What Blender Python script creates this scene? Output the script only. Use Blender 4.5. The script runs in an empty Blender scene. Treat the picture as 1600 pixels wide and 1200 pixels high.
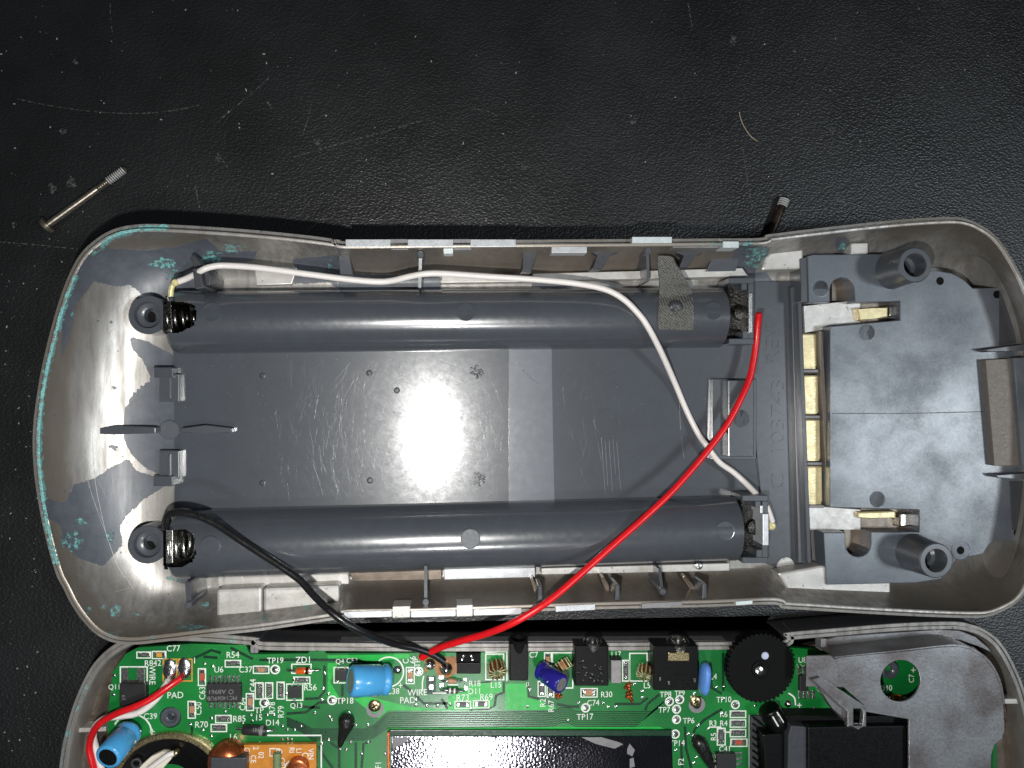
import bpy, bmesh, math, random
import numpy as np
from mathutils import Vector, Matrix
from math import radians, sin, cos, pi, tan, atan2, hypot

rnd = random.Random(7)
S = bpy.context.scene
COL = S.collection
MM = 0.001

# ------------------------------------------------------------------ camera, world, lights, exposure
FPX, TH, ZC = 1155.0, radians(4.5), 224.0          # focal length in photo pixels, tilt, height above table (mm)
CT, ST = cos(TH), sin(TH)
cam_d = bpy.data.cameras.new('camera')
cam_d.sensor_width = 36.0
cam_d.lens = 36.0 * FPX / 1600.0
cam_d.clip_start = 0.005
cam_d.clip_end = 10.0
cam = bpy.data.objects.new('camera', cam_d)
cam.location = (0, 0, ZC * MM)
cam.rotation_euler = (0, -TH, 0)
COL.objects.link(cam)
S.camera = cam

wd = bpy.data.worlds.new('World')
S.world = wd
wd.use_nodes = True
bg = wd.node_tree.nodes['Background']
bg.inputs[0].default_value = (0.80, 0.9, 1.0, 1)
bg.inputs[1].default_value = 0.035

# phone flash beside the lens
fl = bpy.data.lights.new('phone_flash', 'AREA')
fl.shape = 'DISK'
fl.size = 0.007
fl.energy = 0.46
fl.color = (1.0, 0.985, 0.95)
flo = bpy.data.objects.new('phone_flash', fl)
flo.location = (-0.013, -0.037, 0.224)
flo.rotation_euler = (0, -TH, 0)
COL.objects.link(flo)

def area(name, loc, target, size, power, col):
    l = bpy.data.lights.new(name, 'AREA')
    l.shape = 'DISK'
    l.size = size
    l.energy = power
    l.color = col
    o = bpy.data.objects.new(name, l)
    o.location = loc
    d = Vector(target) - Vector(loc)
    o.rotation_euler = d.to_track_quat('-Z', 'Y').to_euler()
    COL.objects.link(o)
    return o
# two soft room lamps whose reflections lie on the cartridge plate and on the display backing
area('ceiling_lamp', (0.94, -0.118, 1.25), (0.12, 0, 0), 0.24, 6.0, (0.84, 0.93, 1.0))
area('desk_lamp', (0.02, -0.66, 1.15), (0, -0.1, 0), 0.13, 2.2, (1.0, 1.0, 1.0))

S.view_settings.view_transform = 'Standard'
S.view_settings.look = 'None'
S.view_settings.exposure = 0.0
S.view_settings.gamma = 1.0

# ------------------------------------------------------------------ pixel <-> place
def W(px, py, z):
    u = (px - 800) / FPX
    v = (600 - py) / FPX
    k = (z - ZC) / (-CT + u * ST)
    return Vector(((ST + u * CT) * k, v * k, z))

def PXA(co):
    """world mm array (n,3) -> photo pixels"""
    x, y, z = co[:, 0], co[:, 1], co[:, 2] - ZC
    dep = x * ST - z * CT
    u = (x * CT + z * ST) / dep
    v = y / dep
    return np.stack([800 + u * FPX, 600 - v * FPX], 1)

def PXV(p):
    r = PXA(np.array([[p[0], p[1], p[2]]]))[0]
    return r[0], r[1]

def mmpx(z):            # mm per photo pixel at a height
    return (ZC - z) / FPX

# ------------------------------------------------------------------ materials
def lin(r, g, b):
    f = lambda c: (c / 255 / 12.92) if c / 255 <= 0.04045 else ((c / 255 + 0.055) / 1.055) ** 2.4
    return (f(r), f(g), f(b), 1)

def nodes(name):
    m = bpy.data.materials.new(name)
    m.use_nodes = True
    nt = m.node_tree
    b = nt.nodes['Principled BSDF']
    return m, nt, b

def mmcoord(nt):
    g = nt.nodes.new('ShaderNodeNewGeometry')
    v = nt.nodes.new('ShaderNodeVectorMath')
    v.operation = 'SCALE'
    v.inputs['Scale'].default_value = 1000.0
    nt.links.new(g.outputs['Position'], v.inputs[0])
    return v.outputs[0]

def noise(nt, vec, scale, detail=3, rough=0.5, dist=0.0):
    n = nt.nodes.new('ShaderNodeTexNoise')
    n.inputs['Scale'].default_value = scale
    n.inputs['Detail'].default_value = detail
    n.inputs['Roughness'].default_value = rough
    n.inputs['Distortion'].default_value = dist
    nt.links.new(vec, n.inputs['Vector'])
    return n.outputs[0]

def maprange(nt, val, a, b, c, d, smooth=False):
    n = nt.nodes.new('ShaderNodeMapRange')
    n.interpolation_type = 'SMOOTHSTEP' if smooth else 'LINEAR'
    for i, x in zip((1, 2, 3, 4), (a, b, c, d)):
        n.inputs[i].default_value = x
    nt.links.new(val, n.inputs[0])
    return n.outputs[0]

def math2(nt, op, a, b):
    n = nt.nodes.new('ShaderNodeMath')
    n.operation = op
    for i, x in enumerate((a, b)):
        if isinstance(x, (int, float)):
            n.inputs[i].default_value = x
        else:
            nt.links.new(x, n.inputs[i])
    return n.outputs[0]

def mixc(nt, fac, a, b):
    n = nt.nodes.new('ShaderNodeMix')
    n.data_type = 'RGBA'
    if isinstance(fac, (int, float)):
        n.inputs[0].default_value = fac
    else:
        nt.links.new(fac, n.inputs[0])
    for i, x in ((6, a), (7, b)):
        if isinstance(x, tuple):
            n.inputs[i].default_value = x
        else:
            nt.links.new(x, n.inputs[i])
    return n.outputs[2]

def bump(nt, h, strength, dist_mm, normal=None):
    n = nt.nodes.new('ShaderNodeBump')
    n.inputs['Strength'].default_value = strength
    n.inputs['Distance'].default_value = dist_mm * MM
    nt.links.new(h, n.inputs['Height'])
    if normal is not None:
        nt.links.new(normal, n.inputs['Normal'])
    return n.outputs[0]

def simple(name, col, rough=0.4, metal=0.0, var=0.12, nscale=0.6, bmp=0.0, bscale=6.0, rvar=0.08, speck=None, coat=0, trans=0, spec=0.5, crough=0.06):
    m, nt, b = nodes(name)
    v = mmcoord(nt)
    n = noise(nt, v, nscale, 5, 0.6)
    c2 = tuple(min(1, c * (1 + var)) for c in col[:3]) + (1,)
    c1 = tuple(c * (1 - var) for c in col[:3]) + (1,)
    f = maprange(nt, n, 0.3, 0.7, 0, 1)
    c = mixc(nt, f, c1, c2)
    if speck:
        s = noise(nt, v, speck[1], 2, 0.5)
        sf = maprange(nt, s, speck[2], speck[2] + 0.04, 0, speck[3])
        c = mixc(nt, sf, c, speck[0])
    nt.links.new(c, b.inputs['Base Color'])
    n2 = noise(nt, v, nscale * 2.7, 4, 0.6)
    nt.links.new(maprange(nt, n2, 0.3, 0.7, max(0.03, rough - rvar), rough + rvar), b.inputs['Roughness'])
    b.inputs['Metallic'].default_value = metal
    b.inputs['Coat Weight'].default_value = coat
    b.inputs['Coat Roughness'].default_value = crough
    b.inputs['Specular IOR Level'].default_value = spec
    if bmp:
        n3 = noise(nt, v, bscale, 4, 0.6)
        nt.links.new(bump(nt, n3, 1.0, bmp), b.inputs['Normal'])
    return m

GREY = lin(84, 88, 96)
DUST = lin(190, 195, 200)
M = {}
M['plastic'] = simple('grey_plastic', lin(72, 76, 82), 0.24, 0, 0.06, 0.25, 0.004, 4, 0.03, (DUST, 2.6, 0.74, 0.35), coat=0.6, crough=0.4)
M['plastic_gloss'] = simple('grey_plastic_gloss', lin(72, 76, 82), 0.118, 0, 0.05, 0.2, 0.0012, 3, 0.02, (DUST, 1.9, 0.72, 0.35), spec=0.75, coat=0.55, crough=0.33)
M['plastic_tube'] = simple('grey_tube_plastic', lin(70, 74, 80), 0.24, 0, 0.06, 0.25, 0.003, 4, 0.03, (DUST, 2.6, 0.74, 0.35), coat=1.0, crough=0.11, spec=1.0)
M['scratch_plastic'] = simple('scratched_plastic', lin(76, 80, 86), 0.25, 0, 0.05, 0.3, spec=0.5)
M['plastic_matte'] = simple('matte_grey_plastic', lin(80, 84, 90), 0.5, 0, 0.06, 0.4, 0.006, 5, 0.05)
M['dark_steel'] = simple('tarnished_steel', (0.2, 0.19, 0.17, 1), 0.25, 1.0, 0.4, 0.9, 0.05, 2)
M['plastic_band'] = simple('brushed_grey_band', lin(96, 100, 108), 0.17, 0, 0.05, 0.2, 0.0012, 3, 0.03, spec=0.7, coat=0.7, crough=0.36)
M['plastic_dark'] = simple('dark_plastic', lin(60, 62, 67), 0.4, 0, 0.08, 0.4, 0.004, 8)
M['black'] = simple('black_plastic', lin(9, 9, 10), 0.36, 0, 0.2, 0.8, 0.012, 4, 0.1, (lin(150, 150, 150), 3.0, 0.75, 0.5), spec=0.25)
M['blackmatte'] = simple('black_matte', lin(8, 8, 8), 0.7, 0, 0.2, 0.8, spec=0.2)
M['pit'] = simple('black_grime', lin(16, 15, 13), 0.25, 0, 0.4, 1.2, 0.25, 1.2, 0.1)
M['blackouter'] = simple('black_outer_plastic', lin(46, 47, 50), 0.45, 0, 0.1, 0.4, 0.004, 8)
M['steel'] = simple('steel', (0.62, 0.61, 0.58, 1), 0.28, 1.0, 0.1, 0.9, 0.02, 2)
M['chrome'] = simple('bright_strip', (0.60, 0.62, 0.64, 1), 0.36, 0.4, 0.12, 0.5, 0.03, 3)
M['whitestrip'] = simple('pale_tab', lin(205, 214, 216), 0.45, 0.25, 0.08, 0.6, 0.02, 4)
M['brass'] = simple('brass', (0.66, 0.55, 0.30, 1), 0.3, 1.0, 0.15, 0.9, 0.02, 2)
M['cream'] = simple('cream_metal', lin(214, 200, 156), 0.36, 0.45, 0.15, 0.35, 0.02, 3)
M['brownbar'] = simple('brown_grey_panel', lin(120, 112, 104), 0.5, 0.2, 0.1, 0.6)
M['solder'] = simple('solder', (0.72, 0.72, 0.70, 1), 0.22, 1.0, 0.12, 0.8, 0.06, 1.5)
M['flux'] = simple('amber_flux', lin(140, 88, 36), 0.2, 0, 0.35, 0.9, 0.05, 2)
M['yellow_flux'] = simple('yellowed_solder', lin(214, 204, 150), 0.3, 0.1, 0.2, 1.0, 0.05, 2)
M['silk'] = simple('silkscreen_ink', lin(226, 230, 222), 0.5, 0, 0.05, 2.0)
M['chipmark'] = simple('grey_chip_print', lin(120, 120, 118), 0.5)
M['darkmark'] = simple('dark_print', lin(18, 34, 70), 0.5)
M['palemark'] = simple('pale_print', lin(190, 200, 225), 0.5)
M['chip'] = simple('chip_epoxy', lin(34, 34, 36), 0.45, 0, 0.1, 1.0, 0.01, 6)
M['smd_dark'] = simple('resistor_body', lin(70, 66, 68), 0.4, 0, 0.25, 1.4)
M['smd_tan'] = simple('ceramic_body', lin(176, 128, 98), 0.4, 0, 0.25, 1.4)
M['smd_red'] = simple('red_chip_body', lin(176, 78, 60), 0.35, 0, 0.2, 1.4)
M['smd_orange'] = simple('orange_chip_body', lin(206, 150, 60), 0.35, 0, 0.2, 1.4)
M['glass_orange'] = simple('orange_glass', lin(196, 84, 26), 0.15, 0, 0.4, 1.2, coat=0.6)
M['blue'] = simple('light_blue_sleeve', lin(74, 158, 214), 0.28, 0, 0.06, 0.3, coat=0.3)
M['navy'] = simple('navy_sleeve', lin(38, 34, 132), 0.22, 0, 0.12, 0.4, coat=0.4)
M['blob_blue'] = simple('blue_dipped_ceramic', lin(92, 142, 214), 0.35, 0, 0.1, 0.4, 0.1, 0.6)
M['alu'] = simple('grey_aluminium_end', lin(150, 146, 146), 0.4, 0.5, 0.15, 0.8)
M['white_wire'] = simple('white_pvc', lin(226, 220, 216), 0.38, 0, 0.04, 0.3)
M['red_wire'] = simple('red_pvc', lin(212, 22, 30), 0.32, 0, 0.08, 0.3)
M['black_wire'] = simple('black_pvc', lin(26, 26, 28), 0.3, 0, 0.15, 0.3)
M['glue'] = simple('black_glue', lin(26, 27, 26), 0.3, 0, 0.4, 1.0, 0.15, 1.0, 0.1, (lin(120, 125, 120), 3, 0.66, 0.4))
M['copper'] = simple('copper_enamel', lin(170, 92, 54), 0.3, 0.8, 0.3, 1.5)
M['ferrite'] = simple('green_ferrite', lin(110, 132, 92), 0.45, 0, 0.15, 1.5)
M['coilwire'] = simple('green_cream_enamel', lin(150, 158, 116), 0.35, 0.2, 0.45, 1.2)
M['amber_board'] = simple('amber_board', lin(196, 126, 40), 0.4, 0, 0.12, 0.5)
M['felt'] = None
M['linen'] = simple('cream_tab', lin(218, 212, 196), 0.5, 0, 0.06, 0.8)
M['speck_hair'] = simple('pale_fibre', lin(176, 166, 140), 0.5)
M['dust'] = simple('dust_grain', lin(150, 152, 150), 0.8, 0, 0.3, 1.0)
M['whitescratch'] = simple('bright_scratch', lin(214, 212, 206), 0.45, 0.2, 0.1, 1.0)
M['scratchline'] = simple('scuffed_plastic', lin(116, 120, 126), 0.4, 0, 0.2, 1.0)

def leather():
    m, nt, b = nodes('black_leatherette')
    v = mmcoord(nt)
    wob = nt.nodes.new('ShaderNodeTexNoise')
    wob.inputs['Scale'].default_value = 0.35
    wob.inputs['Detail'].default_value = 3
    nt.links.new(v, wob.inputs['Vector'])
    add = nt.nodes.new('ShaderNodeVectorMath')
    add.operation = 'MULTIPLY_ADD'
    nt.links.new(wob.outputs[1], add.inputs[0])
    add.inputs[1].default_value = (1.2, 1.2, 1.2)
    nt.links.new(v, add.inputs[2])
    mp = nt.nodes.new('ShaderNodeMapping')
    mp.inputs['Rotation'].default_value = (0, 0, 0.45)
    mp.inputs['Scale'].default_value = (1.05, 1.6, 1.0)
    nt.links.new(add.outputs[0], mp.inputs['Vector'])
    vo = nt.nodes.new('ShaderNodeTexVoronoi')
    vo.feature = 'SMOOTH_F1'
    vo.inputs['Scale'].default_value = 1.0
    vo.inputs['Smoothness'].default_value = 0.35
    nt.links.new(mp.outputs[0], vo.inputs['Vector'])
    h = maprange(nt, vo.outputs['Distance'], 0.1, 0.75, 1, 0, True)
    fine = noise(nt, v, 3.0, 4, 0.6)
    hh = math2(nt, 'ADD', h, math2(nt, 'MULTIPLY', fine, 0.35))
    big = noise(nt, v, 0.03, 4, 0.6)
    c = mixc(nt, maprange(nt, big, 0.3, 0.7, 0, 1), lin(17, 18, 18), lin(26, 27, 28))
    sp = noise(nt, v, 1.7, 2, 0.6)
    c = mixc(nt, maprange(nt, sp, 0.73, 0.78, 0, 0.35), c, lin(110, 112, 112))
    nt.links.new(c, b.inputs['Base Color'])
    nt.links.new(maprange(nt, big, 0.3, 0.7, 0.36, 0.44), b.inputs['Roughness'])
    b.inputs['Specular IOR Level'].default_value = 0.7
    nt.links.new(bump(nt, hh, 1.0, 0.056), b.inputs['Normal'])
    return m
M['leather'] = leather()

def scuff(name, col, thr):
    """broken chalky line on the leather"""
    m, nt, b = nodes(name)
    v = mmcoord(nt)
    n = noise(nt, v, 1.1, 4, 0.7)
    b.inputs['Base Color'].default_value = col
    b.inputs['Roughness'].default_value = 0.8
    nt.links.new(maprange(nt, n, thr, thr + 0.15, 0, 0.75), b.inputs['Alpha'])
    return m
M['scuff'] = scuff('chalky_scuff', lin(104, 106, 106), 0.46)

def shellmat():
    """sprayed silver shielding paint over bare grey plastic, with teal corrosion"""
    m, nt, b = nodes('sprayed_silver_shielding')
    v = mmcoord(nt)
    def attr(n):
        a = nt.nodes.new('ShaderNodeAttribute')
        a.attribute_name = n
        return a.outputs['Fac']
    n1 = noise(nt, v, 0.35, 5, 0.65)
    n2 = noise(nt, v, 1.6, 5, 0.7)
    n3 = noise(nt, v, 0.09, 4, 0.6)
    def mask(a, na, amp, lo, hi):
        s = math2(nt, 'ADD', attr(a), math2(nt, 'MULTIPLY', math2(nt, 'SUBTRACT', na, 0.5), amp))
        return maprange(nt, s, lo, hi, 0, 1)
    n12 = math2(nt, 'ADD', math2(nt, 'MULTIPLY', n1, 0.6), math2(nt, 'MULTIPLY', n2, 0.4))
    bare = mask('bare', n12, 0.7, 0.49, 0.52)
    tn = noise(nt, v, 0.75, 6, 0.75)
    teal = mask('teal', tn, 2.0, 0.50, 0.62)
    # tiny chips in the paint
    chips = maprange(nt, noise(nt, v, 0.5, 2, 0.4), 0.745, 0.755, 0, 1)
    bare = math2(nt, 'MAXIMUM', bare, math2(nt, 'MULTIPLY', chips, 0.9))
    mp = nt.nodes.new('ShaderNodeMapping')
    mp.inputs['Scale'].default_value = (0.5, 0.06, 0.3)
    nt.links.new(v, mp.inputs['Vector'])
    streak = noise(nt, mp.outputs[0], 1.0, 5, 0.65)
    silver = mixc(nt, maprange(nt, streak, 0.3, 0.7, 0, 1), lin(124, 121, 117), lin(178, 175, 171))
    silver = mixc(nt, maprange(nt, n3, 0.4, 0.7, 0, 0.5), silver, lin(140, 135, 128))
    brown_reflect = mask('brown', n1, 0.5, 0.3, 0.8)
    silver = mixc(nt, math2(nt, 'MULTIPLY', brown_reflect, 0.75), silver, lin(134, 125, 114))  # dark surroundings mirrored in the silver, put into its colour as brown
    gp = mixc(nt, maprange(nt, n1, 0.3, 0.7, 0, 1), lin(78, 82, 90), lin(92, 96, 104))
    tc = mixc(nt, maprange(nt, n2, 0.3, 0.7, 0, 1), lin(74, 132, 134), lin(140, 196, 192))
    c = mixc(nt, bare, silver, gp)
    c = mixc(nt, teal, c, tc)
    nt.links.new(c, b.inputs['Base Color'])
    notm = math2(nt, 'MULTIPLY', math2(nt, 'SUBTRACT', 1.0, bare), math2(nt, 'SUBTRACT', 1.0, teal))
    nt.links.new(math2(nt, 'MULTIPLY', notm, 0.55), b.inputs['Metallic'])
    r = math2(nt, 'ADD', maprange(nt, streak, 0.3, 0.7, 0.46, 0.34), math2(nt, 'MULTIPLY', teal, 0.4))
    nt.links.new(r, b.inputs['Roughness'])
    hh = math2(nt, 'ADD', math2(nt, 'MULTIPLY', n2, 0.5), math2(nt, 'MULTIPLY', notm, 0.7))
    hh = math2(nt, 'ADD', hh, math2(nt, 'MULTIPLY', teal, 2.0))
    nt.links.new(bump(nt, hh, 1.0, 0.05), b.inputs['Normal'])
    return m
M['shell'] = shellmat()
M['silverpaint'] = simple('silver_paint', lin(200, 197, 192), 0.4, 0.4, 0.12, 0.25, 0.04, 2.5, 0.06, (lin(96, 92, 88), 0.9, 0.68, 0.6))
M['brownpaint'] = simple('dark_brown_metal', lin(112, 102, 92), 0.34, 0.7, 0.25, 0.2, 0.02, 2.5, 0.06)
M['grimy'] = simple('worn_grey_rim', lin(132, 130, 132), 0.5, 0.25, 0.15, 0.5, 0.03, 3)

def platemat():
    """grey moulded plate with a dull bloom of dust"""
    m, nt, b = nodes('grey_plate_with_bloom')
    v = mmcoord(nt)
    n = noise(nt, v, 0.055, 4, 0.55)
    n2 = noise(nt, v, 1.6, 5, 0.75)
    n4 = noise(nt, v, 4.0, 3, 0.7)
    s = math2(nt, 'ADD', n, math2(nt, 'MULTIPLY', math2(nt, 'SUBTRACT', n2, 0.5), 0.5))
    f = maprange(nt, s, 0.33, 0.7, 0, 1)
    c = mixc(nt, f, lin(76, 83, 92), lin(86, 93, 102))
    nt.links.new(c, b.inputs['Base Color'])
    nt.links.new(maprange(nt, f, 0, 1, 0.36, 0.3), b.inputs['Roughness'])
    nt.links.new(maprange(nt, f, 0, 1, 0.5, 0.9), b.inputs['Specular IOR Level'])
    nt.links.new(maprange(nt, f, 0.0, 1.0, 0.1, 0.7), b.inputs['Coat Weight'])
    b.inputs['Coat Roughness'].default_value = 0.27
    nt.links.new(bump(nt, math2(nt, 'ADD', math2(nt, 'MULTIPLY', n2, 0.6), n4), 1.0, 0.022), b.inputs['Normal'])
    return m
M['plate'] = platemat()

def boardmat():
    m, nt, b = nodes('green_solder_mask')
    v = mmcoord(nt)
    n = noise(nt, v, 0.05, 3, 0.5)
    n2 = noise(nt, v, 2.2, 3, 0.6)
    c = mixc(nt, maprange(nt, n, 0.35, 0.65, 0, 1), lin(10, 98, 44), lin(22, 132, 54))
    c = mixc(nt, maprange(nt, n2, 0.3, 0.7, 0, 0.25), c, lin(18, 108, 48))
    nt.links.new(c, b.inputs['Base Color'])
    b.inputs['Roughness'].default_value = 0.3
    b.inputs['Coat Weight'].default_value = 0.7
    b.inputs['Coat Roughness'].default_value = 0.16
    ch = nt.nodes.new('ShaderNodeTexChecker')
    ch.inputs['Scale'].default_value = 1.6
    nt.links.new(v, ch.inputs['Vector'])
    nt.links.new(bump(nt, math2(nt, 'ADD', n2, math2(nt, 'MULTIPLY', ch.outputs[1], 0.4)), 1.0, 0.02), b.inputs['Normal'])
    return m
M['board'] = boardmat()
M['board_dark'] = simple('dark_green_channel', lin(6, 52, 30), 0.32, 0, 0.1, 0.5)
M['board_light'] = simple('light_green_pour', lin(40, 176, 72), 0.3, 0, 0.08, 0.3)  # pour green, also used to paint lamp glare on the board

def lcdmat():
    m, nt, b = nodes('mirror_display_backing')
    v = mmcoord(nt)
    n = noise(nt, v, 1.5, 0, 0.5)
    n2 = noise(nt, v, 0.09, 3, 0.5)
    b.inputs['Base Color'].default_value = lin(134, 132, 140)
    b.inputs['Metallic'].default_value = 1.0
    nt.links.new(maprange(nt, n2, 0.3, 0.7, 0.07, 0.12), b.inputs['Roughness'])
    nt.links.new(bump(nt, n, 1.0, 0.035), b.inputs['Normal'])
    return m
M['lcd'] = lcdmat()
def shieldmat():
    m, nt, b = nodes('tinned_shield_plate')
    v = mmcoord(nt)
    n = noise(nt, v, 0.07, 5, 0.6)
    n2 = noise(nt, v, 1.2, 5, 0.7)
    c = mixc(nt, maprange(nt, n, 0.35, 0.7, 0, 1), lin(160, 162, 165), lin(112, 103, 101))
    nt.links.new(c, b.inputs['Base Color'])
    b.inputs['Metallic'].default_value = 0.7
    nt.links.new(maprange(nt, n2, 0.3, 0.7, 0.26, 0.4), b.inputs['Roughness'])
    nt.links.new(bump(nt, n2, 1.0, 0.03), b.inputs['Normal'])
    return m
M['shield'] = shieldmat()

def feltmat():
    m, nt, b = nodes('grey_woven_patch')
    v = mmcoord(nt)
    wv = nt.nodes.new('ShaderNodeTexWave')
    wv.bands_direction = 'DIAGONAL'
    wv.inputs['Scale'].default_value = 0.75
    wv.inputs['Distortion'].default_value = 4.0
    wv.inputs['Detail'].default_value = 2
    nt.links.new(v, wv.inputs['Vector'])
    n = noise(nt, v, 2.2, 4, 0.8)
    h = math2(nt, 'ADD', math2(nt, 'MULTIPLY', wv.outputs['Fac'], 0.22), n)
    c = mixc(nt, maprange(nt, h, 0.45, 0.82, 0, 1), lin(48, 48, 48), lin(128, 127, 122))
    nt.links.new(c, b.inputs['Base Color'])
    b.inputs['Roughness'].default_value = 0.8
    nt.links.new(bump(nt, h, 1.0, 0.25), b.inputs['Normal'])
    return m
M['felt'] = feltmat()

def wheelmat():
    return simple('black_wheel', lin(5, 5, 5), 0.6, 0, 0.3, 1.2, 0.03, 3, 0.1, (lin(120, 120, 120), 3.2, 0.75, 0.5), spec=0.15)
M['wheel'] = wheelmat()

# ------------------------------------------------------------------ builders
WL = {}            # world location (mm) of every object

def place(o, loc, parent):
    if parent is not None:
        o.parent = parent
        o.location = (loc - WL[parent.name]) * MM
    else:
        o.location = loc * MM
    WL[o.name] = loc

def thing(name, label, cat, loc, group=None):
    o = bpy.data.objects.new(name, None)
    o.empty_display_size = 0.01
    COL.objects.link(o)
    place(o, Vector(loc), None)
    o['label'] = label
    o['category'] = cat
    if group:
        o['group'] = group
    return o

def tag(o, label, cat, group=None):
    o['label'] = label
    o['category'] = cat
    if group:
        o['group'] = group
    return o

def fin(name, me, mat, parent, ang=35, smooth=True):
    n = len(me.vertices)
    co = np.empty(n * 3)
    me.vertices.foreach_get('co', co)
    co = co.reshape(-1, 3)
    lo, hi = co.min(0), co.max(0)
    loc = Vector(((lo[0] + hi[0]) / 2, (lo[1] + hi[1]) / 2, lo[2]))
    co = (co - np.array(loc)) * MM
    me.vertices.foreach_set('co', co.ravel())
    if smooth:
        me.polygons.foreach_set('use_smooth', [True] * len(me.polygons))
        me.set_sharp_from_angle(angle=radians(ang))
    me.update()
    if mat is not None:
        me.materials.clear()
        for mm in (mat if isinstance(mat, (list, tuple)) else [mat]):
            me.materials.append(M[mm])
    o = bpy.data.objects.new(name, me)
    COL.objects.link(o)
    place(o, loc, parent)
    return o

def mk(name, verts, faces, mat, parent=None, ang=35, smooth=True):
    me = bpy.data.meshes.new(name)
    me.from_pydata([tuple(v) for v in verts], [], faces)
    bm = bmesh.new()
    bm.from_mesh(me)
    bmesh.ops.recalc_face_normals(bm, faces=bm.faces)
    bm.to_mesh(me)
    bm.free()
    return fin(name, me, mat, parent, ang, smooth)

def bmk(name, bm, mat, parent=None, ang=35, smooth=True):
    bmesh.ops.recalc_face_normals(bm, faces=bm.faces)
    me = bpy.data.meshes.new(name)
    bm.to_mesh(me)
    bm.free()
    return fin(name, me, mat, parent, ang, smooth)

def add_prism(bm, top, z0, z1, bev=0.0, seg=1):
    """top: list of Vector (x,y) in mm, standing from z0 to z1"""
    vt = [bm.verts.new((p[0], p[1], z1)) for p in top]
    vb = [bm.verts.new((p[0], p[1], z0)) for p in top]
    n = len(top)
    ft = bm.faces.new(vt)
    bm.faces.new(vb[::-1])
    for i in range(n):
        bm.faces.new((vt[i], vb[i], vb[(i + 1) % n], vt[(i + 1) % n]))
    if bev > 0:
        ed = list(ft.edges)
        if n <= 12:
            ed += [e for v in vt for e in v.link_edges if v in e.verts and e not in ft.edges and e.other_vert(v) in vb]
        bmesh.ops.bevel(bm, geom=list(set(ed)), offset=bev, segments=seg, profile=0.5, affect='EDGES', clamp_overlap=True)

def wp(pts, z):
    return [W(x, y, z) for x, y in pts]

def prism(name, pts, z0, z1, mat, parent=None, bev=0.12, seg=2):
    bm = bmesh.new()
    add_prism(bm, wp(pts, z1), z0, z1, bev, seg)
    return bmk(name, bm, mat, parent, 18)

def R4(x0, y0, x1, y1):
    return [(x0, y0), (x1, y0), (x1, y1), (x0, y1)]

def box(name, x0, y0, x1, y1, z0, z1, mat, parent=None, bev=0.12):
    return prism(name, R4(x0, y0, x1, y1), z0, z1, mat, parent, bev)

def plate(name, polys, z0, z1, mat, parent=None, bev=0.08):
    """flat plate with holes, polys in world mm (first = outline)"""
    cu = bpy.data.curves.new(name, 'CURVE')
    cu.dimensions = '2D'
    cu.fill_mode = 'BOTH'
    cu.extrude = (z1 - z0) / 2 - bev
    cu.bevel_depth = bev
    cu.bevel_resolution = 1
    cu.offset = -bev
    for p in polys:
        sp = cu.splines.new('POLY')
        sp.points.add(len(p) - 1)
        for i, q in enumerate(p):
            sp.points[i].co = (q[0], q[1], 0, 1)
        sp.use_cyclic_u = True
    o = bpy.data.objects.new(name, cu)
    me = bpy.data.meshes.new_from_object(o)
    bpy.data.objects.remove(o)
    bpy.data.curves.remove(cu)
    me.transform(Matrix.Translation((0, 0, (z0 + z1) / 2)))
    return fin(name, me, mat, parent, 18)

def circ(px, py, rpx, z, n=28, a0=0, a1=2 * pi):
    c = W(px, py, z)
    r = rpx * mmpx(z)
    return [Vector((c.x + r * cos(a0 + (a1 - a0) * i / n), c.y + r * sin(a0 + (a1 - a0) * i / n), z)) for i in range(n)]

def catmull(P, k):
    out = []
    P = [Vector(p) for p in P]
    for i in range(len(P) - 1):
        p0 = P[max(i - 1, 0)]; p1 = P[i]; p2 = P[i + 1]; p3 = P[min(i + 2, len(P) - 1)]
        for j in range(k):
            t = j / k
            out.append(0.5 * ((2 * p1) + (p2 - p0) * t + (2 * p0 - 5 * p1 + 4 * p2 - p3) * t * t + (3 * p1 - p0 - 3 * p2 + p3) * t ** 3))
    out.append(P[-1])
    return out

def add_tube(bm, pts, r, n=8, cap=True):
    rings = []
    up = Vector((0.13, 0.21, 1)).normalized()
    N = len(pts)
    for i, p in enumerate(pts):
        t = (pts[min(i + 1, N - 1)] - pts[max(i - 1, 0)]).normalized()
        s = t.cross(up)
        if s.length < 1e-3:
            s = t.cross(Vector((1, 0, 0)))
        s.normalize()
        u = s.cross(t).normalized()
        rr = r[i] if isinstance(r, (list, tuple)) else r
        rings.append([bm.verts.new(p + (s * cos(2 * pi * k / n) + u * sin(2 * pi * k / n)) * rr) for k in range(n)])
    for a, b in zip(rings[:-1], rings[1:]):
        for k in range(n):
            bm.faces.new((a[k], a[(k + 1) % n], b[(k + 1) % n], b[k]))
    if cap:
        bm.faces.new(rings[0][::-1])
        bm.faces.new(rings[-1])

def wire(name, pts, r, mat, parent=None, k=8, n=10):
    bm = bmesh.new()
    add_tube(bm, catmull([W(*p) for p in pts], k), r, n)
    return bmk(name, bm, mat, parent, 60)

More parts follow.
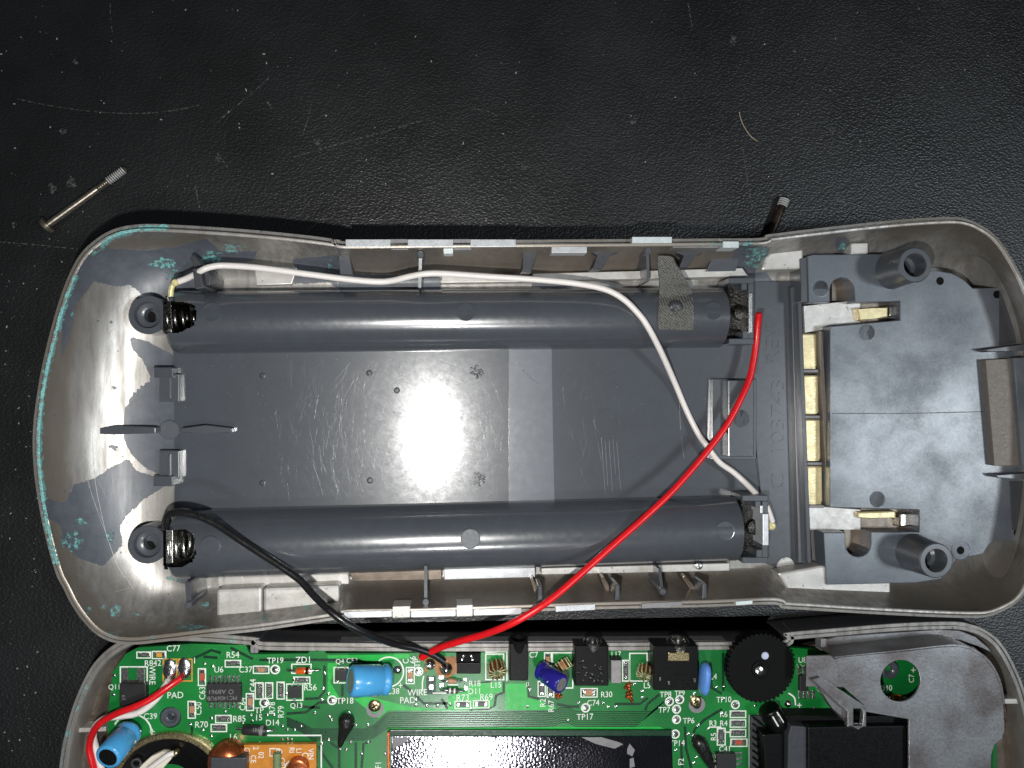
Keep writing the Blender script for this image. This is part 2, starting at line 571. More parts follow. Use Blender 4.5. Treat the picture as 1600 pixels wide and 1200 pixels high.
def add_lathe(bm, c, prof, n=28, axis=None):
    """prof: (radius, height) about a point c; axis default +z"""
    c = Vector(c)
    ax = Vector(axis).normalized() if axis is not None else Vector((0, 0, 1))
    s = ax.orthogonal().normalized()
    u = ax.cross(s)
    rings = []
    for r, h in prof:
        if r < 1e-6:
            rings.append([bm.verts.new(c + ax * h)])
        else:
            rings.append([bm.verts.new(c + ax * h + (s * cos(2 * pi * k / n) + u * sin(2 * pi * k / n)) * r) for k in range(n)])
    for a, b in zip(rings[:-1], rings[1:]):
        for k in range(n):
            q = [a[k % len(a)], a[(k + 1) % len(a)], b[(k + 1) % len(b)], b[k % len(b)]]
            q2 = []
            for v in q:
                if v not in q2:
                    q2.append(v)
            if len(q2) > 2:
                bm.faces.new(q2)

def lathe(name, px, py, ztop, prof, mat, parent=None, n=28, axis=None):
    bm = bmesh.new()
    c = W(px, py, ztop)
    add_lathe(bm, c, prof, n, axis)
    return bmk(name, bm, mat, parent)

def text(s, px, py, z, hpx, rot, mat, parent, name='printed_marking', thick=0.02, wpx=None, shear=0):
    cu = bpy.data.curves.new(name, 'FONT')
    cu.body = s
    cu.align_x = 'CENTER'
    cu.size = 1
    cu.extrude = 0.5
    cu.resolution_u = 3
    cu.shear = shear
    o = bpy.data.objects.new(name, cu)
    me = bpy.data.meshes.new_from_object(o)
    bpy.data.objects.remove(o)
    bpy.data.curves.remove(cu)
    n = len(me.vertices)
    co = np.empty(n * 3)
    me.vertices.foreach_get('co', co)
    co = co.reshape(-1, 3)
    lo, hi = co.min(0), co.max(0)
    h = hpx * mmpx(z)
    k = h / (hi[1] - lo[1])
    kx = k * 0.92 if wpx is None else wpx * mmpx(z) / (hi[0] - lo[0])
    co[:, 0] = (co[:, 0] - (lo[0] + hi[0]) / 2) * kx
    co[:, 1] = (co[:, 1] - (lo[1] + hi[1]) / 2) * k
    co[:, 2] = co[:, 2] * thick
    a = radians(rot)
    c = W(px, py, z)
    x = co[:, 0] * cos(a) - co[:, 1] * sin(a) + c.x
    y = co[:, 0] * sin(a) + co[:, 1] * cos(a) + c.y
    me.vertices.foreach_set('co', np.stack([x, y, co[:, 2] + z], 1).ravel())
    return fin(name, me, mat, parent, smooth=False)

def add_ribbon(bm, P, w, z0, z1):
    """flat strip following world points"""
    N = len(P)
    L, Rr = [], []
    for i in range(N):
        t = (P[min(i + 1, N - 1)] - P[max(i - 1, 0)])
        t.z = 0
        t.normalize()
        nrm = Vector((-t.y, t.x, 0))
        ww = w[i] if isinstance(w, (list, tuple)) else w
        L.append(P[i] + nrm * ww / 2)
        Rr.append(P[i] - nrm * ww / 2)
    vt = [[bm.verts.new((q.x, q.y, z1)) for q in s] for s in (L, Rr)]
    vb = [[bm.verts.new((q.x, q.y, z0)) for q in s] for s in (L, Rr)]
    for i in range(N - 1):
        bm.faces.new((vt[0][i], vt[1][i], vt[1][i + 1], vt[0][i + 1]))
        bm.faces.new((vb[0][i], vt[0][i], vt[0][i + 1], vb[0][i + 1]))
        bm.faces.new((vt[1][i], vb[1][i], vb[1][i + 1], vt[1][i + 1]))
    bm.faces.new((vt[0][0], vb[0][0], vb[1][0], vt[1][0]))
    bm.faces.new((vt[0][-1], vt[1][-1], vb[1][-1], vb[0][-1]))

def ribbon(name, pts, z, wpx, mat, parent, th=0.03, curve=False):
    bm = bmesh.new()
    P = [W(x, y, z) for x, y in pts]
    if curve:
        P = catmull(P, 8)
    add_ribbon(bm, P, wpx * mmpx(z), z - 0.05, z + th)
    return bmk(name, bm, mat, parent, smooth=False)

def frame(name, x0, y0, x1, y1, z, wpx, mat, parent, th=0.025):
    bm = bmesh.new()
    w = wpx
    for q in (R4(x0, y0, x1, y0 + w), R4(x0, y1 - w, x1, y1), R4(x0, y0 + w, x0 + w, y1 - w), R4(x1 - w, y0 + w, x1, y1 - w)):
        add_prism(bm, wp(q, z + th), z - 0.05, z + th)
    return bmk(name, bm, mat, parent, smooth=False)

def ringflat(name, px, py, r0, r1, z, mat, parent, a0=0, a1=2 * pi, th=0.03, n=28):
    bm = bmesh.new()
    c = W(px, py, z)
    k = mmpx(z)
    full = abs(a1 - a0 - 2 * pi) < 1e-6
    cnt = n if full else n + 1
    rows = []
    for i in range(cnt):
        a = a0 + (a1 - a0) * i / n
        d = Vector((cos(a), sin(a), 0))
        rows.append([bm.verts.new(c + d * r0 * k + Vector((0, 0, -0.05))), bm.verts.new(c + d * r0 * k + Vector((0, 0, th))),
                     bm.verts.new(c + d * r1 * k + Vector((0, 0, th))), bm.verts.new(c + d * r1 * k + Vector((0, 0, -0.05)))])
    for i in range(n):
        a, b = rows[i], rows[(i + 1) % cnt]
        for j in range(3):
            bm.faces.new((a[j], a[j + 1], b[j + 1], b[j]))
    return bmk(name, bm, mat, parent, smooth=False)

# ------------------------------------------------------------------ the table
bm = bmesh.new()
add_prism(bm, [Vector((-450, -400)), Vector((450, -400)), Vector((450, 400)), Vector((-450, 400))], -18, 0, 2.0, 2)
table = bmk('table', bm, 'leather', None, 18)
table['kind'] = 'structure'
SCR = [([(25, 154), (62, 162), (110, 170), (170, 176), (225, 177), (275, 172), (312, 164)], 1.3),
       ([(340, 190), (370, 165), (400, 140), (420, 122)], 1.6),
       ([(460, 245), (540, 222), (600, 206), (660, 188)], 1.8),
       ([(735, 170), (760, 173), (778, 182)], 1.5), ([(487, 160), (480, 190), (472, 212)], 1.3),
       ([(172, 5), (173, 30), (176, 55)], 1.2), ([(0, 378), (50, 382), (90, 386), (122, 389)], 1.6),
       ([(1161, 230), (1166, 270), (1175, 324)], 1.5), ([(1075, 5), (1082, 45)], 1.4),
       ([(1360, 220), (1395, 195), (1425, 165), (1410, 138)], 1.3), ([(480, 360), (520, 330)], 1.6),
       ([(305, 290), (312, 325)], 2.2), ([(340, 240), (356, 262)], 1.4), ([(418, 160), (425, 170)], 3)]
for pts, w in SCR:
    ribbon('scratch', pts, 0.0, w, 'scuff', table, 0.02, True)
for (x, y, s) in ((1145, 62, 9), (98, 205, 6), (118, 97, 4), (81, 295, 8), (112, 285, 9), (1315, 312, 9), (22, 350, 6), (990, 190, 6), (820, 260, 6), (1242, 80, 4), (340, 250, 5), (497, 222, 7), (1300, 205, 6)):
    bm = bmesh.new()
    c = W(x, y, 0)
    pts = [Vector((c.x + cos(a) * s * 0.2 * rnd.uniform(.4, 1.1), c.y + sin(a) * s * 0.2 * rnd.uniform(.5, 1.3))) for a in [i * pi / 5 for i in range(10)]]
    add_prism(bm, pts, -0.05, 0.02)
    bmk('smudge', bm, 'scuff', table, smooth=False)
bm = bmesh.new()
for i in range(300):
    x, y = rnd.uniform(0, 1600), rnd.uniform(0, 420)
    if rnd.random() < 0.25:
        x, y = rnd.uniform(0, 60), rnd.uniform(380, 1190)
    s = 0.06 + 0.16 * rnd.random() ** 3
    c = W(x, y, 0)
    a = rnd.uniform(0, 6.3)
    l = rnd.uniform(1, 2.2)
    q = [Vector((c.x + (cos(a) * dx * l - sin(a) * dy) * s, c.y + (sin(a) * dx * l + cos(a) * dy) * s)) for dx, dy in ((-1, -.6), (1, -.5), (.8, .7), (-.7, .8))]
    add_prism(bm, q, -0.02, s * 0.9)
d = bmk('dust', bm, 'dust', None, smooth=False)
tag(d, 'pale dust grains scattered over the black leatherette table', 'dust')
d['kind'] = 'stuff'

# ------------------------------------------------------------------ back shell
HR = 24.0
ZF = 6.0
PAIRS = [
 ((540, 375), (540, 446)), ((530, 373), (525, 447)), ((480, 366), (470, 447)), ((400, 358), (410, 448)), ((320, 352), (345, 448)), ((240, 348), (305, 448)), ((200, 350), (292, 450)),
 ((170, 358), (284, 458)), ((145, 373), (278, 468)), ((122, 395), (274, 482)), ((104, 427), (272, 505)),
 ((88, 470), (270, 535)), ((71, 530), (268, 575)), ((56, 600), (268, 625)), ((47, 675), (268, 675)), ((49, 740), (268, 725)), ((58, 800), (268, 775)),
 ((69, 850), (268, 815)), ((83, 898), (270, 850)), ((95, 922), (273, 872)), ((107, 946), (277, 888)), ((125, 972), (283, 900)), ((147, 994), (290, 908)), ((175, 1007), (300, 912)),
 ((208, 1010), (315, 914)), ((250, 1006), (330, 914)), ((325, 997), (360, 913)), ((400, 989), (420, 910)), ((470, 979), (480, 907)), ((535, 969), (540, 904)), ((545, 966), (550, 903)),
 ((660, 964), (660, 900)), ((800, 959), (800, 896)), ((950, 954), (950, 892)), ((1100, 951), (1100, 888)), ((1195, 947), (1200, 885)), ((1218, 948), (1220, 884)), ((1226, 953), (1232, 884)), ((1270, 956), (1290, 882)),
 ((1350, 961), (1360, 880)), ((1450, 966), (1450, 876)), ((1520, 968), (1500, 868)), ((1548, 966), (1532, 862)), ((1572, 957), (1562, 853)), ((1592, 945), (1590, 843)), ((1608, 925), (1610, 828)), ((1622, 890), (1618, 800)),
 ((1636, 830), (1622, 765)), ((1645, 760), (1618, 725)), ((1648, 680), (1622, 675)), ((1645, 600), (1619, 620)), ((1632, 520), (1624, 555)), ((1615, 465), (1618, 500)), ((1598, 425), (1604, 470)), ((1576, 387), (1580, 457)), ((1557, 364), (1554, 452)), ((1537, 350), (1525, 447)),
 ((1517, 341), (1497, 441)), ((1490, 337), (1460, 437)), ((1425, 340), (1400, 437)), ((1350, 347), (1340, 438)), ((1262, 357), (1270, 440)), ((1222, 362), (1232, 440)), ((1200, 365), (1210, 440)), ((1188, 370), (1190, 440)), ((1100, 371), (1100, 440)),
 ((950, 372), (950, 441)), ((800, 373), (800, 442)), ((660, 374), (660, 444))]

def closed_spline(P, k):
    n = len(P)
    out = []
    for i in range(n):
        p0, p1, p2, p3 = P[i - 1], P[i], P[(i + 1) % n], P[(i + 2) % n]
        for j in range(k):
            t = j / k
            out.append(0.5 * ((2 * p1) + (p2 - p0) * t + (2 * p0 - 5 * p1 + 4 * p2 - p3) * t * t + (3 * p1 - p0 - 3 * p2 + p3) * t ** 3))
    return np.array(out)

def outline_normals(P):
    t = np.roll(P, -2, 0) - np.roll(P, 2, 0)
    t /= np.linalg.norm(t[:, :2], axis=1)[:, None]
    nrm = np.stack([-t[:, 1], t[:, 0]], 1)      # left of travel
    c = P[:, :2].mean(0)
    if ((c - P[:, :2]) * nrm).sum() < 0:
        nrm = -nrm
    return nrm                                    # pointing inward

def lin_resample(P, k):
    n = len(P)
    return np.array([P[i] + (P[(i + 1) % n] - P[i]) * j / k for i in range(n) for j in range(k)])

KS = 9
O = lin_resample(np.array([W(a[0], a[1], HR) for a, b in PAIRS]), KS)
Fl = closed_spline(np.array([W(b[0], b[1], ZF) for a, b in PAIRS]), KS)
O = closed_spline(np.array([W(a[0], a[1], HR) for a, b in PAIRS]), KS)
NI = outline_normals(O)
def smooth_normals(N, it):
    for _ in range(it):
        N = N + np.roll(N, 1, 0) + np.roll(N, -1, 0)
        N /= np.linalg.norm(N, axis=1)[:, None]
    return N
NI = smooth_normals(NI, 6)

back = thing('console_back_shell', 'open grey and silver back half of handheld console with two battery tubes', 'console shell', W(830, 660, 0))

rings = []
def ring(d, z):
    r = O.copy()
    r[:, :2] += NI * d
    r[:, 2] = z
    rings.append(r)
for d, z in ((16, 0.0), (10, 0.4), (6, 2.0), (3.2, 6), (1.4, 12), (0.5, 18), (0.0, 22.6), (0.12, 22.95), (0.85, 23.0), (0.95, 22.2), (1.3, 22.2), (1.38, 23.75), (1.5, 23.9), (2.1, 23.9), (2.3, 23.75)):
    ring(d, z)
I0 = rings[-1].copy()
NR = 44
for j in range(1, NR + 1):
    ph = j / NR * pi / 2
    h, v = 1 - cos(ph), sin(ph)
    r = I0 + (Fl - I0) * h
    r[:, 2] = I0[:, 2] + (ZF - I0[:, 2]) * v
    rings.append(r)
npt = len(O)
verts = np.concatenate(rings)
faces = []
for a in range(len(rings) - 1):
    for i in range(npt):
        j = (i + 1) % npt
        faces.append((a * npt + i, a * npt + j, (a + 1) * npt + j, (a + 1) * npt + i))
faces.append(tuple(range(npt))[::-1])
base = (len(rings) - 1) * npt
# floor of the shell as inward rings for attribute detail
cF = Fl.mean(0)
last = base
extra = []
for s in (0.85, 0.65, 0.4, 0.15):
    off = len(verts) + sum(len(e) for e in extra)
    extra.append(cF + (Fl - cF) * s)
    for i in range(npt):
        j = (i + 1) % npt
        faces.append((last + i, last + j, off + j, off + i))
    last = off
faces.append(tuple(range(last, last + npt)))
verts = np.concatenate([verts] + extra)
PXS = PXA(verts)

def sd_poly(P, poly):
    poly = np.array(poly, float)
    n = len(poly)
    d = np.full(len(P), 1e9)
    ins = np.zeros(len(P), bool)
    for i in range(n):
        a, b = poly[i], poly[(i + 1) % n]
        e = b - a
        w = P - a
        t = np.clip((w @ e) / (e @ e), 0, 1)
        q = w - t[:, None] * e
        d = np.minimum(d, (q ** 2).sum(1))
        c = ((a[1] > P[:, 1]) != (b[1] > P[:, 1]))
        with np.errstate(divide='ignore', invalid='ignore'):
            xx = (b[0] - a[0]) * (P[:, 1] - a[1]) / (b[1] - a[1] + 1e-12) + a[0]
        ins ^= c & (P[:, 0] < xx)
    d = np.sqrt(d)
    return np.where(ins, -d, d)

def sd_line(P, line):
    d = np.full(len(P), 1e9)
    L = np.array(line, float)
    for a, b in zip(L[:-1], L[1:]):
        e = b - a
        w = P - a
        t = np.clip((w @ e) / (e @ e), 0, 1)
        q = w - t[:, None] * e
        d = np.minimum(d, np.sqrt((q ** 2).sum(1)))
    return d

def ell(P, cx, cy, rx, ry, ang=0):
    a = radians(ang)
    x, y = P[:, 0] - cx, P[:, 1] - cy
    u = x * cos(a) + y * sin(a)
    v = -x * sin(a) + y * cos(a)
    return (np.sqrt((u / rx) ** 2 + (v / ry) ** 2) - 1) * min(rx, ry)

BARE = [[(95, 560), (96, 500), (112, 440), (135, 400), (160, 387), (225, 391), (275, 386), (322, 372), (345, 392), (340, 440), (300, 462), (262, 474), (236, 470), (205, 447), (170, 446), (147, 440), (120, 475), (108, 530)],
        [(340, 392), (405, 392), (395, 408), (345, 412)], [(455, 405), (530, 398), (545, 440), (450, 444), (462, 425)],
        [(203, 526), (232, 534), (272, 556), (272, 612), (238, 596), (222, 560), (206, 545)],
        [(175, 730), (200, 717), (212, 735), (250, 748), (272, 752), (225, 780), (205, 797), (187, 822), (190, 852), (160, 885), (120, 872), (97, 850), (95, 822), (70, 807), (69, 777), (100, 787), (115, 757), (150, 747)],
        [(520, 428), (690, 430), (690, 452), (520, 452)], [(830, 436), (900, 436), (900, 446), (830, 446)],
        [(1155, 380), (1205, 386), (1192, 420), (1215, 445), (1120, 445)]]
bare = np.full(len(verts), 1e9)
for p in BARE:
    bare = np.minimum(bare, sd_poly(PXS, p))
bare = np.minimum(bare, ell(PXS, 264, 665, 72, 76) * 6)
bare = np.minimum(bare, ell(PXS, 180, 672, 5, 4))
for cx, cy, rx, ry in ((182, 701, 6, 4), (173, 698, 3, 3), (178, 607, 4, 4), (152, 668, 3, 2), (300, 905, 24, 8), (1316, 381, 12, 13)):
    bare = np.minimum(bare, ell(PXS, cx, cy, rx, ry))
TRIM = [(262, 355), (240, 356), (215, 358), (192, 364), (172, 374), (160, 384)]
TRIM2 = [(118, 434), (108, 458), (97, 490), (84, 537), (73, 580), (66, 625), (62, 675), (62, 720), (66, 765), (72, 815), (80, 850), (88, 880)]
teal = np.minimum(sd_line(PXS, TRIM) - 5.5, sd_line(PXS, TRIM2) - 5.0)
teal = np.minimum(teal, sd_line(PXS, [(160, 384), (118, 434)]) - 1)
spots = np.full(len(verts), 1e9)
for cx, cy, rx, ry in ((145, 395, 11, 6), (255, 412, 26, 9), (272, 428, 14, 8), (330, 404, 13, 12), (362, 388, 17, 8), (113, 845, 16, 16), (172, 838, 8, 9), (125, 815, 10, 8),
                       (139, 953, 7, 6), (180, 955, 9, 9), (207, 960, 10, 3), (178, 990, 12, 6), (160, 950, 5, 6), (318, 945, 8, 7), (300, 980, 24, 7), (235, 997, 10, 4), (275, 905, 14, 6), (480, 948, 12, 8), (410, 965, 12, 5), (515, 414, 5, 12),
                       (1318, 386, 11, 8), (1182, 402, 18, 16), (1130, 382, 30, 6), (1170, 380, 14, 6), (71, 765, 5, 7), (122, 437, 9, 4), (112, 490, 5, 9)):
    spots = np.minimum(spots, ell(PXS, cx, cy, rx * 1.25, ry * 1.25))
ring_in = np.maximum(-(ell(PXS, 300, 980, 14, 3)) , 0)
brown_reflect = np.full(len(verts), 1e9)  # where the silver's dark reflections are painted brown
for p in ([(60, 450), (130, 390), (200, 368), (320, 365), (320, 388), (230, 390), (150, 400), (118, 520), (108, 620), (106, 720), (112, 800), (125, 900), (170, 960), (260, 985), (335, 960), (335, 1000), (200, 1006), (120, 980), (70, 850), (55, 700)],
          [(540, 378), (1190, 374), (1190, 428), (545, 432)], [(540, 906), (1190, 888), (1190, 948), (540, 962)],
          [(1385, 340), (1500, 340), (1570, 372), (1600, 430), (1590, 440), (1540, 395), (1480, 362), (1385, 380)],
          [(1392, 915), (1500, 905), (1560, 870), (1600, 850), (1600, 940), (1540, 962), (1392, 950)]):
    brown_reflect = np.minimum(brown_reflect, sd_poly(PXS, p))

me = bpy.data.meshes.new('tray')
me.from_pydata([tuple(v) for v in verts], [], faces)
def addattr(n, vals):
    a = me.attributes.new(n, 'FLOAT', 'POINT')
    a.data.foreach_set('value', np.asarray(vals, dtype=np.float32))
addattr('bare', np.clip(0.5 - bare / 20, 0, 1))
tv = np.clip(0.5 - teal / 10, 0, 0.95)
ts = np.clip(0.5 - spots / 12, 0, 0.9) * 0.62
addattr('teal', np.maximum(np.where(tv > 0.02, tv * 0.78 + 0.05, -1), np.where(ts > 0.02, ts, -1)))
addattr('brown', np.clip(0.5 - brown_reflect / 24, 0, 1))
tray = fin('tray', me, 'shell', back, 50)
bmt = bmesh.new()
bmt.from_mesh(tray.data)
bmesh.ops.recalc_face_normals(bmt, faces=bmt.faces)
bmt.to_mesh(tray.data)
bmt.free()
tray.data.set_sharp_from_angle(angle=radians(50))

# inner floor between the tubes
YF0, RF = -23.0, 520.0
def zfl(px, py):
    """height of the slightly dished floor under a pixel"""
    z = 6.4
    for _ in range(3):
        z = 6.25 + (W(px, py, z).y - YF0) ** 2 / (2 * RF)
    return z
def dished(name, x0, x1, lift, mat, ny=40):
    a, b = W(x0[0], 534, 6.6), W(x1[0], 534, 6.6)
    c, d = W(x0[1], 812, 6.6), W(x1[1], 812, 6.6)
    vs, fs = [], []
    for k in range(ny + 1):
        t = k / ny
        for p, q in ((a, c), (b, d)):
            r = p + (q - p) * t
            vs.append((r.x, r.y, 6.25 + lift + (r.y - YF0) ** 2 / (2 * RF)))
    n0 = len(vs)
    for k in range(ny + 1):
        for e in (0, 1):
            v = vs[k * 2 + e]
            vs.append((v[0], v[1], 5.0))
    for k in range(ny):
        i0 = k * 2
        fs += [(i0, i0 + 1, i0 + 3, i0 + 2), (n0 + i0, n0 + i0 + 2, n0 + i0 + 3, n0 + i0 + 1), (i0, i0 + 2, n0 + i0 + 2, n0 + i0), (i0 + 1, n0 + i0 + 1, n0 + i0 + 3, i0 + 3)]
    fs += [(0, n0, n0 + 1, 1), (ny * 2, ny * 2 + 1, n0 + ny * 2 + 1, n0 + ny * 2)]
    return mk(name, vs, fs, mat, back, 20)
dished('floor_panel', (272, 272), (796, 796), 0.0, 'plastic_gloss')
dished('floor_panel', (860, 866), (1184, 1190), 0.0, 'plastic_gloss')
dished('raised_band', (795, 795), (861, 867), 0.22, 'plastic_band')
prism('floor_panel', [(1176, 440), (1246, 440), (1262, 905), (1200, 882), (1182, 700)], 5.0, 6.9, 'plastic', back, 0.1)

# swirl scratches: tiny raised burrs that catch the flash
bm = bmesh.new()
def burr(p, q, w, h):
    d = q - p
    s = Vector((-d.y, d.x, 0)).normalized() * w / 2
    up = Vector((0, 0, h))
    dn = Vector((0, 0, 0.002))
    up.z += 0.002
    v = [bm.verts.new(x) for x in (p + dn - s, p + up, p + dn + s, q + dn - s, q + up, q + dn + s)]
    bm.faces.new((v[0], v[1], v[4], v[3]))
    bm.faces.new((v[1], v[2], v[5], v[4]))
for i in range(5200):
    x = rnd.gauss(640, 120)
    if i < 200:
        x = rnd.uniform(290, 1150)
    y = rnd.uniform(560, 782)
    if not 285 < x < 788 and not 875 < x < 1160:
        continue
    a = rnd.uniform(0, pi)
    l = rnd.uniform(1.5, 8)
    z = zfl(x, y)
    p = W(x, y, z)
    q = p + Vector((cos(a), sin(a), 0)) * l
    q.z = 6.25 + (q.y - YF0) ** 2 / (2 * RF)
    pq = PXV(q)
    if not (560 < pq[1] < 780 and (285 < pq[0] < 788 or 875 < pq[0] < 1160)):
        continue
    m2 = (p + q) / 2 + Vector((-sin(a), cos(a), 0)) * rnd.uniform(-.25, .25)
    w = 0.012 + 0.03 * rnd.random() ** 3
    m2.z = 6.25 + (m2.y - YF0) ** 2 / (2 * RF)
    hk = rnd.uniform(0.015, 0.09)
    burr(p, m2, w, w * hk)
    burr(m2, q, w, w * hk)
sc = bmk('fine_scratches', bm, 'scratch_plastic', back, smooth=False)
sc['kind'] = 'stuff'
bm = bmesh.new()
for pts in ([(1062, 628), (1064, 672)], [(1065, 682), (1069, 716)], [(940, 684), (946, 772)], [(946, 690), (950, 760)], [(952, 688), (957, 768)], [(958, 686), (962, 740)], [(964, 690), (970, 765)],
            [(934, 690), (940, 720)], [(800, 555), (812, 572), (828, 590), (842, 600)], [(826, 655), (841, 680)], [(805, 700), (806, 740)], [(1250 - 60, 715), (1196, 700)]):
    zz = max(zfl(x, y) for x, y in pts) + 0.25
    add_ribbon(bm, [W(x, y, zz) for x, y in pts], 0.07, 6.0, zz if pts[0][0] < 868 else zz - 0.2)
sc = bmk('scuff_marks', bm, 'scratchline', back, smooth=False)
sc['kind'] = 'stuff'

from mathutils.bvhtree import BVHTree
_tv = [tuple(v) for v in verts]
BV = BVHTree.FromPolygons(_tv, faces)
def surf(px, py):
    o_ = Vector((0, 0, ZC))
    d_ = (W(px, py, 0) - o_).normalized()
    h = BV.ray_cast(o_, d_)
    return h[0], h[1] if h[1].z > 0 else -h[1]
def surf_line(pts, w, name, mat):
    bm = bmesh.new()
    line = catmull([Vector((x, y, 0)) for x, y in pts], 10)
    P = [surf(q.x, q.y) for q in line]
    prev = None
    for k, (p, n_) in enumerate(P):
        t = (P[min(k + 1, len(P) - 1)][0] - P[max(k - 1, 0)][0]).normalized()
        sd = t.cross(n_).normalized() * w / 2
        cur = [bm.verts.new(p - sd - n_ * .03), bm.verts.new(p + n_ * .04), bm.verts.new(p + sd - n_ * .03)]
        if prev:
            bm.faces.new((prev[0], cur[0], cur[1], prev[1]))
            bm.faces.new((prev[1], cur[1], cur[2], prev[2]))
        prev = cur
    return bmk(name, bm, mat, tray, smooth=False)
for pts, w in (([(206, 446), (188, 480), (170, 530), (156, 580), (148, 630), (145, 680), (146, 720), (150, 760), (158, 800), (166, 835), (172, 852), (182, 880), (194, 902)], 0.2),
               ([(134, 742), (146, 780), (158, 815), (168, 838)], 0.12), ([(152, 748), (170, 785), (186, 815)], 0.09), ([(138, 748), (144, 775), (160, 812)], 0.09),
               ([(172, 540), (164, 580), (162, 640)], 0.09), ([(196, 900), (208, 920)], 0.16), ([(180, 925), (202, 918)], 0.1), ([(160, 700), (162, 712)], 0.2)):
    surf_line(pts, w, 'scratch', 'whitescratch')

def inpoly(p, q):
    c_ = False
    for (xa_, ya_), (xb_, yb_) in zip(q, q[1:] + q[:1]):
        if (ya_ > p[1]) != (yb_ > p[1]) and p[0] < (xb_ - xa_) * (p[1] - ya_) / (yb_ - ya_) + xa_:
            c_ = not c_
    return c_
def tube_part(xa, ya, xb, yb, side, pockets, R=8.9):
    HT, zb = 9.6, 8.6
    A, B = W(xa, ya, 6.3), W(xb, yb, 6.3)
    A = A + Vector((0, side * R, 0))
    B = B + Vector((0, side * R, 0))
    nx, na = 300, 84
    vs, fs = [], []
    for i in range(nx + 1):
        c = A + (B - A) * (i / nx)
        t = i / nx
        for k in range(na + 1):
            ph = pi * k / na
            # rounded left end
            sh = 1.0 if t > 0.012 else 0.86 + 0.14 * math.sqrt(max(0, 1 - (1 - t / 0.012) ** 2))
            vs.append(Vector((c.x, c.y + R * cos(ph) * sh, zb + HT * sin(ph) * sh)))
        vs.append(Vector((c.x, c.y - R, 5.4)))
        vs.append(Vector((c.x, c.y + R, 5.4)))
    st = na + 3
    co = PXA(np.array([tuple(v) for v in vs]))
    for i in range(nx):
        for k in range(na):
            idx = (i * st + k, i * st + k + 1, (i + 1) * st + k + 1, (i + 1) * st + k)
            m = co[list(idx)].mean(0)
            if any(inpoly(m, q) for q in pockets):
                continue
            fs.append(idx)
        fs.append((i * st + na, i * st + na + 1, (i + 1) * st + na + 1, (i + 1) * st + na))
        fs.append((i * st, i * st + na + 2, (i + 1) * st + na + 2, (i + 1) * st))
    fs.append(tuple(range(0, na + 1)) + (na + 1, na + 2))
    fs.append(tuple(nx * st + k for k in range(na + 1)) + (nx * st + na + 1, nx * st + na + 2))
    return mk('battery_tube', vs, fs, 'plastic_tube', back, 40), A, B
PK1 = (255, 472, 305, 520)
PK2 = (255, 826, 306, 884)
t1, A1, B1 = tube_part(279, 554, 1118, 544, 1, [[(240, 470), (283, 471), (303, 476), (307, 486), (304, 508), (278, 521), (240, 521)]])
t2, A2, B2 = tube_part(281, 796, 1139, 774, -1, [[(240, 826), (292, 828), (303, 836), (306, 866), (300, 878), (284, 886), (240, 886)]], 9.5)

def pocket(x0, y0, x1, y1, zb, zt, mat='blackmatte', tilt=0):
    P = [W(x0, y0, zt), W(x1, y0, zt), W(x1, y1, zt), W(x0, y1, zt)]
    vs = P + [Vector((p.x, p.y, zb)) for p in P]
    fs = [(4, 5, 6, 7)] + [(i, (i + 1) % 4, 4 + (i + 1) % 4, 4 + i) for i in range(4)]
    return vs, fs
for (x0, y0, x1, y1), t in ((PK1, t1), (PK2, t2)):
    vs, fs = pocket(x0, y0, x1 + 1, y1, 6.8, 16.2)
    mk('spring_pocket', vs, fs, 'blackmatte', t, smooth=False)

def spring(x0, y0, x1, z, r0, r1, turns, mat, par, wr=0.48):
    a, b = W(x0, y0, z), W(x1, y0, z)
    pts = []
    N = turns * 16
    for i in range(N + 1):
        t = i / N
        ph = 2 * pi * turns * t
        r = r0 + (r1 - r0) * t
        pts.append(Vector((a.x + (b.x - a.x) * t, a.y + r * cos(ph), z + r * sin(ph))))
    bm = bmesh.new()
    add_tube(bm, pts, wr, 7)
    return bmk('battery_spring', bm, mat, par, 60)
spring(266, 498, 300, 12.8, 3.8, 2.7, 3, 'dark_steel', back, 0.6)
spring(270, 853, 303, 12.8, 4.7, 3.5, 3, 'steel', back, 0.55)
# contact plates at the spring ends
box('contact_plate', 259, 828, 270, 880, 7, 17.0, 'steel', back, 0.15)
box('contact_clip', 256, 878, 268, 890, 8, 14, 'black', back, 0.2)
prism('contact_plate', [(256, 476), (266, 470), (270, 512), (258, 520)], 7, 16.5, 'pit', back, 0.15)
prism('contact_tab', [(256, 512), (268, 511), (269, 525), (257, 523)], 9, 15.5, 'steel', back, 0.2)
lathe('solder_blob', 267, 466, 16.6, [(0, 0.5), (0.6, 0.4), (1.0, 0), (0.8, -1.0), (0, -1.2)], 'solder', back, 14)

# screw bosses at the left end
for px, py in ((231, 492), (230, 851)):
    bs = lathe('screw_boss', px, py, 13.5, [(5.3, -9), (5.3, -0.25), (5.05, 0), (3.7, 0), (3.6, -0.2), (3.5, -1.8), (2.4, -1.9), (1.9, -2.2), (1.7, -4.2), (0, -4.2)], 'plastic', back, 36)
    lathe('pilot_hole', px + 3, py + 3, 9.4, [(1.65, -.1), (1.6, 0), (0, 0.02)], 'blackmatte', bs, 20)

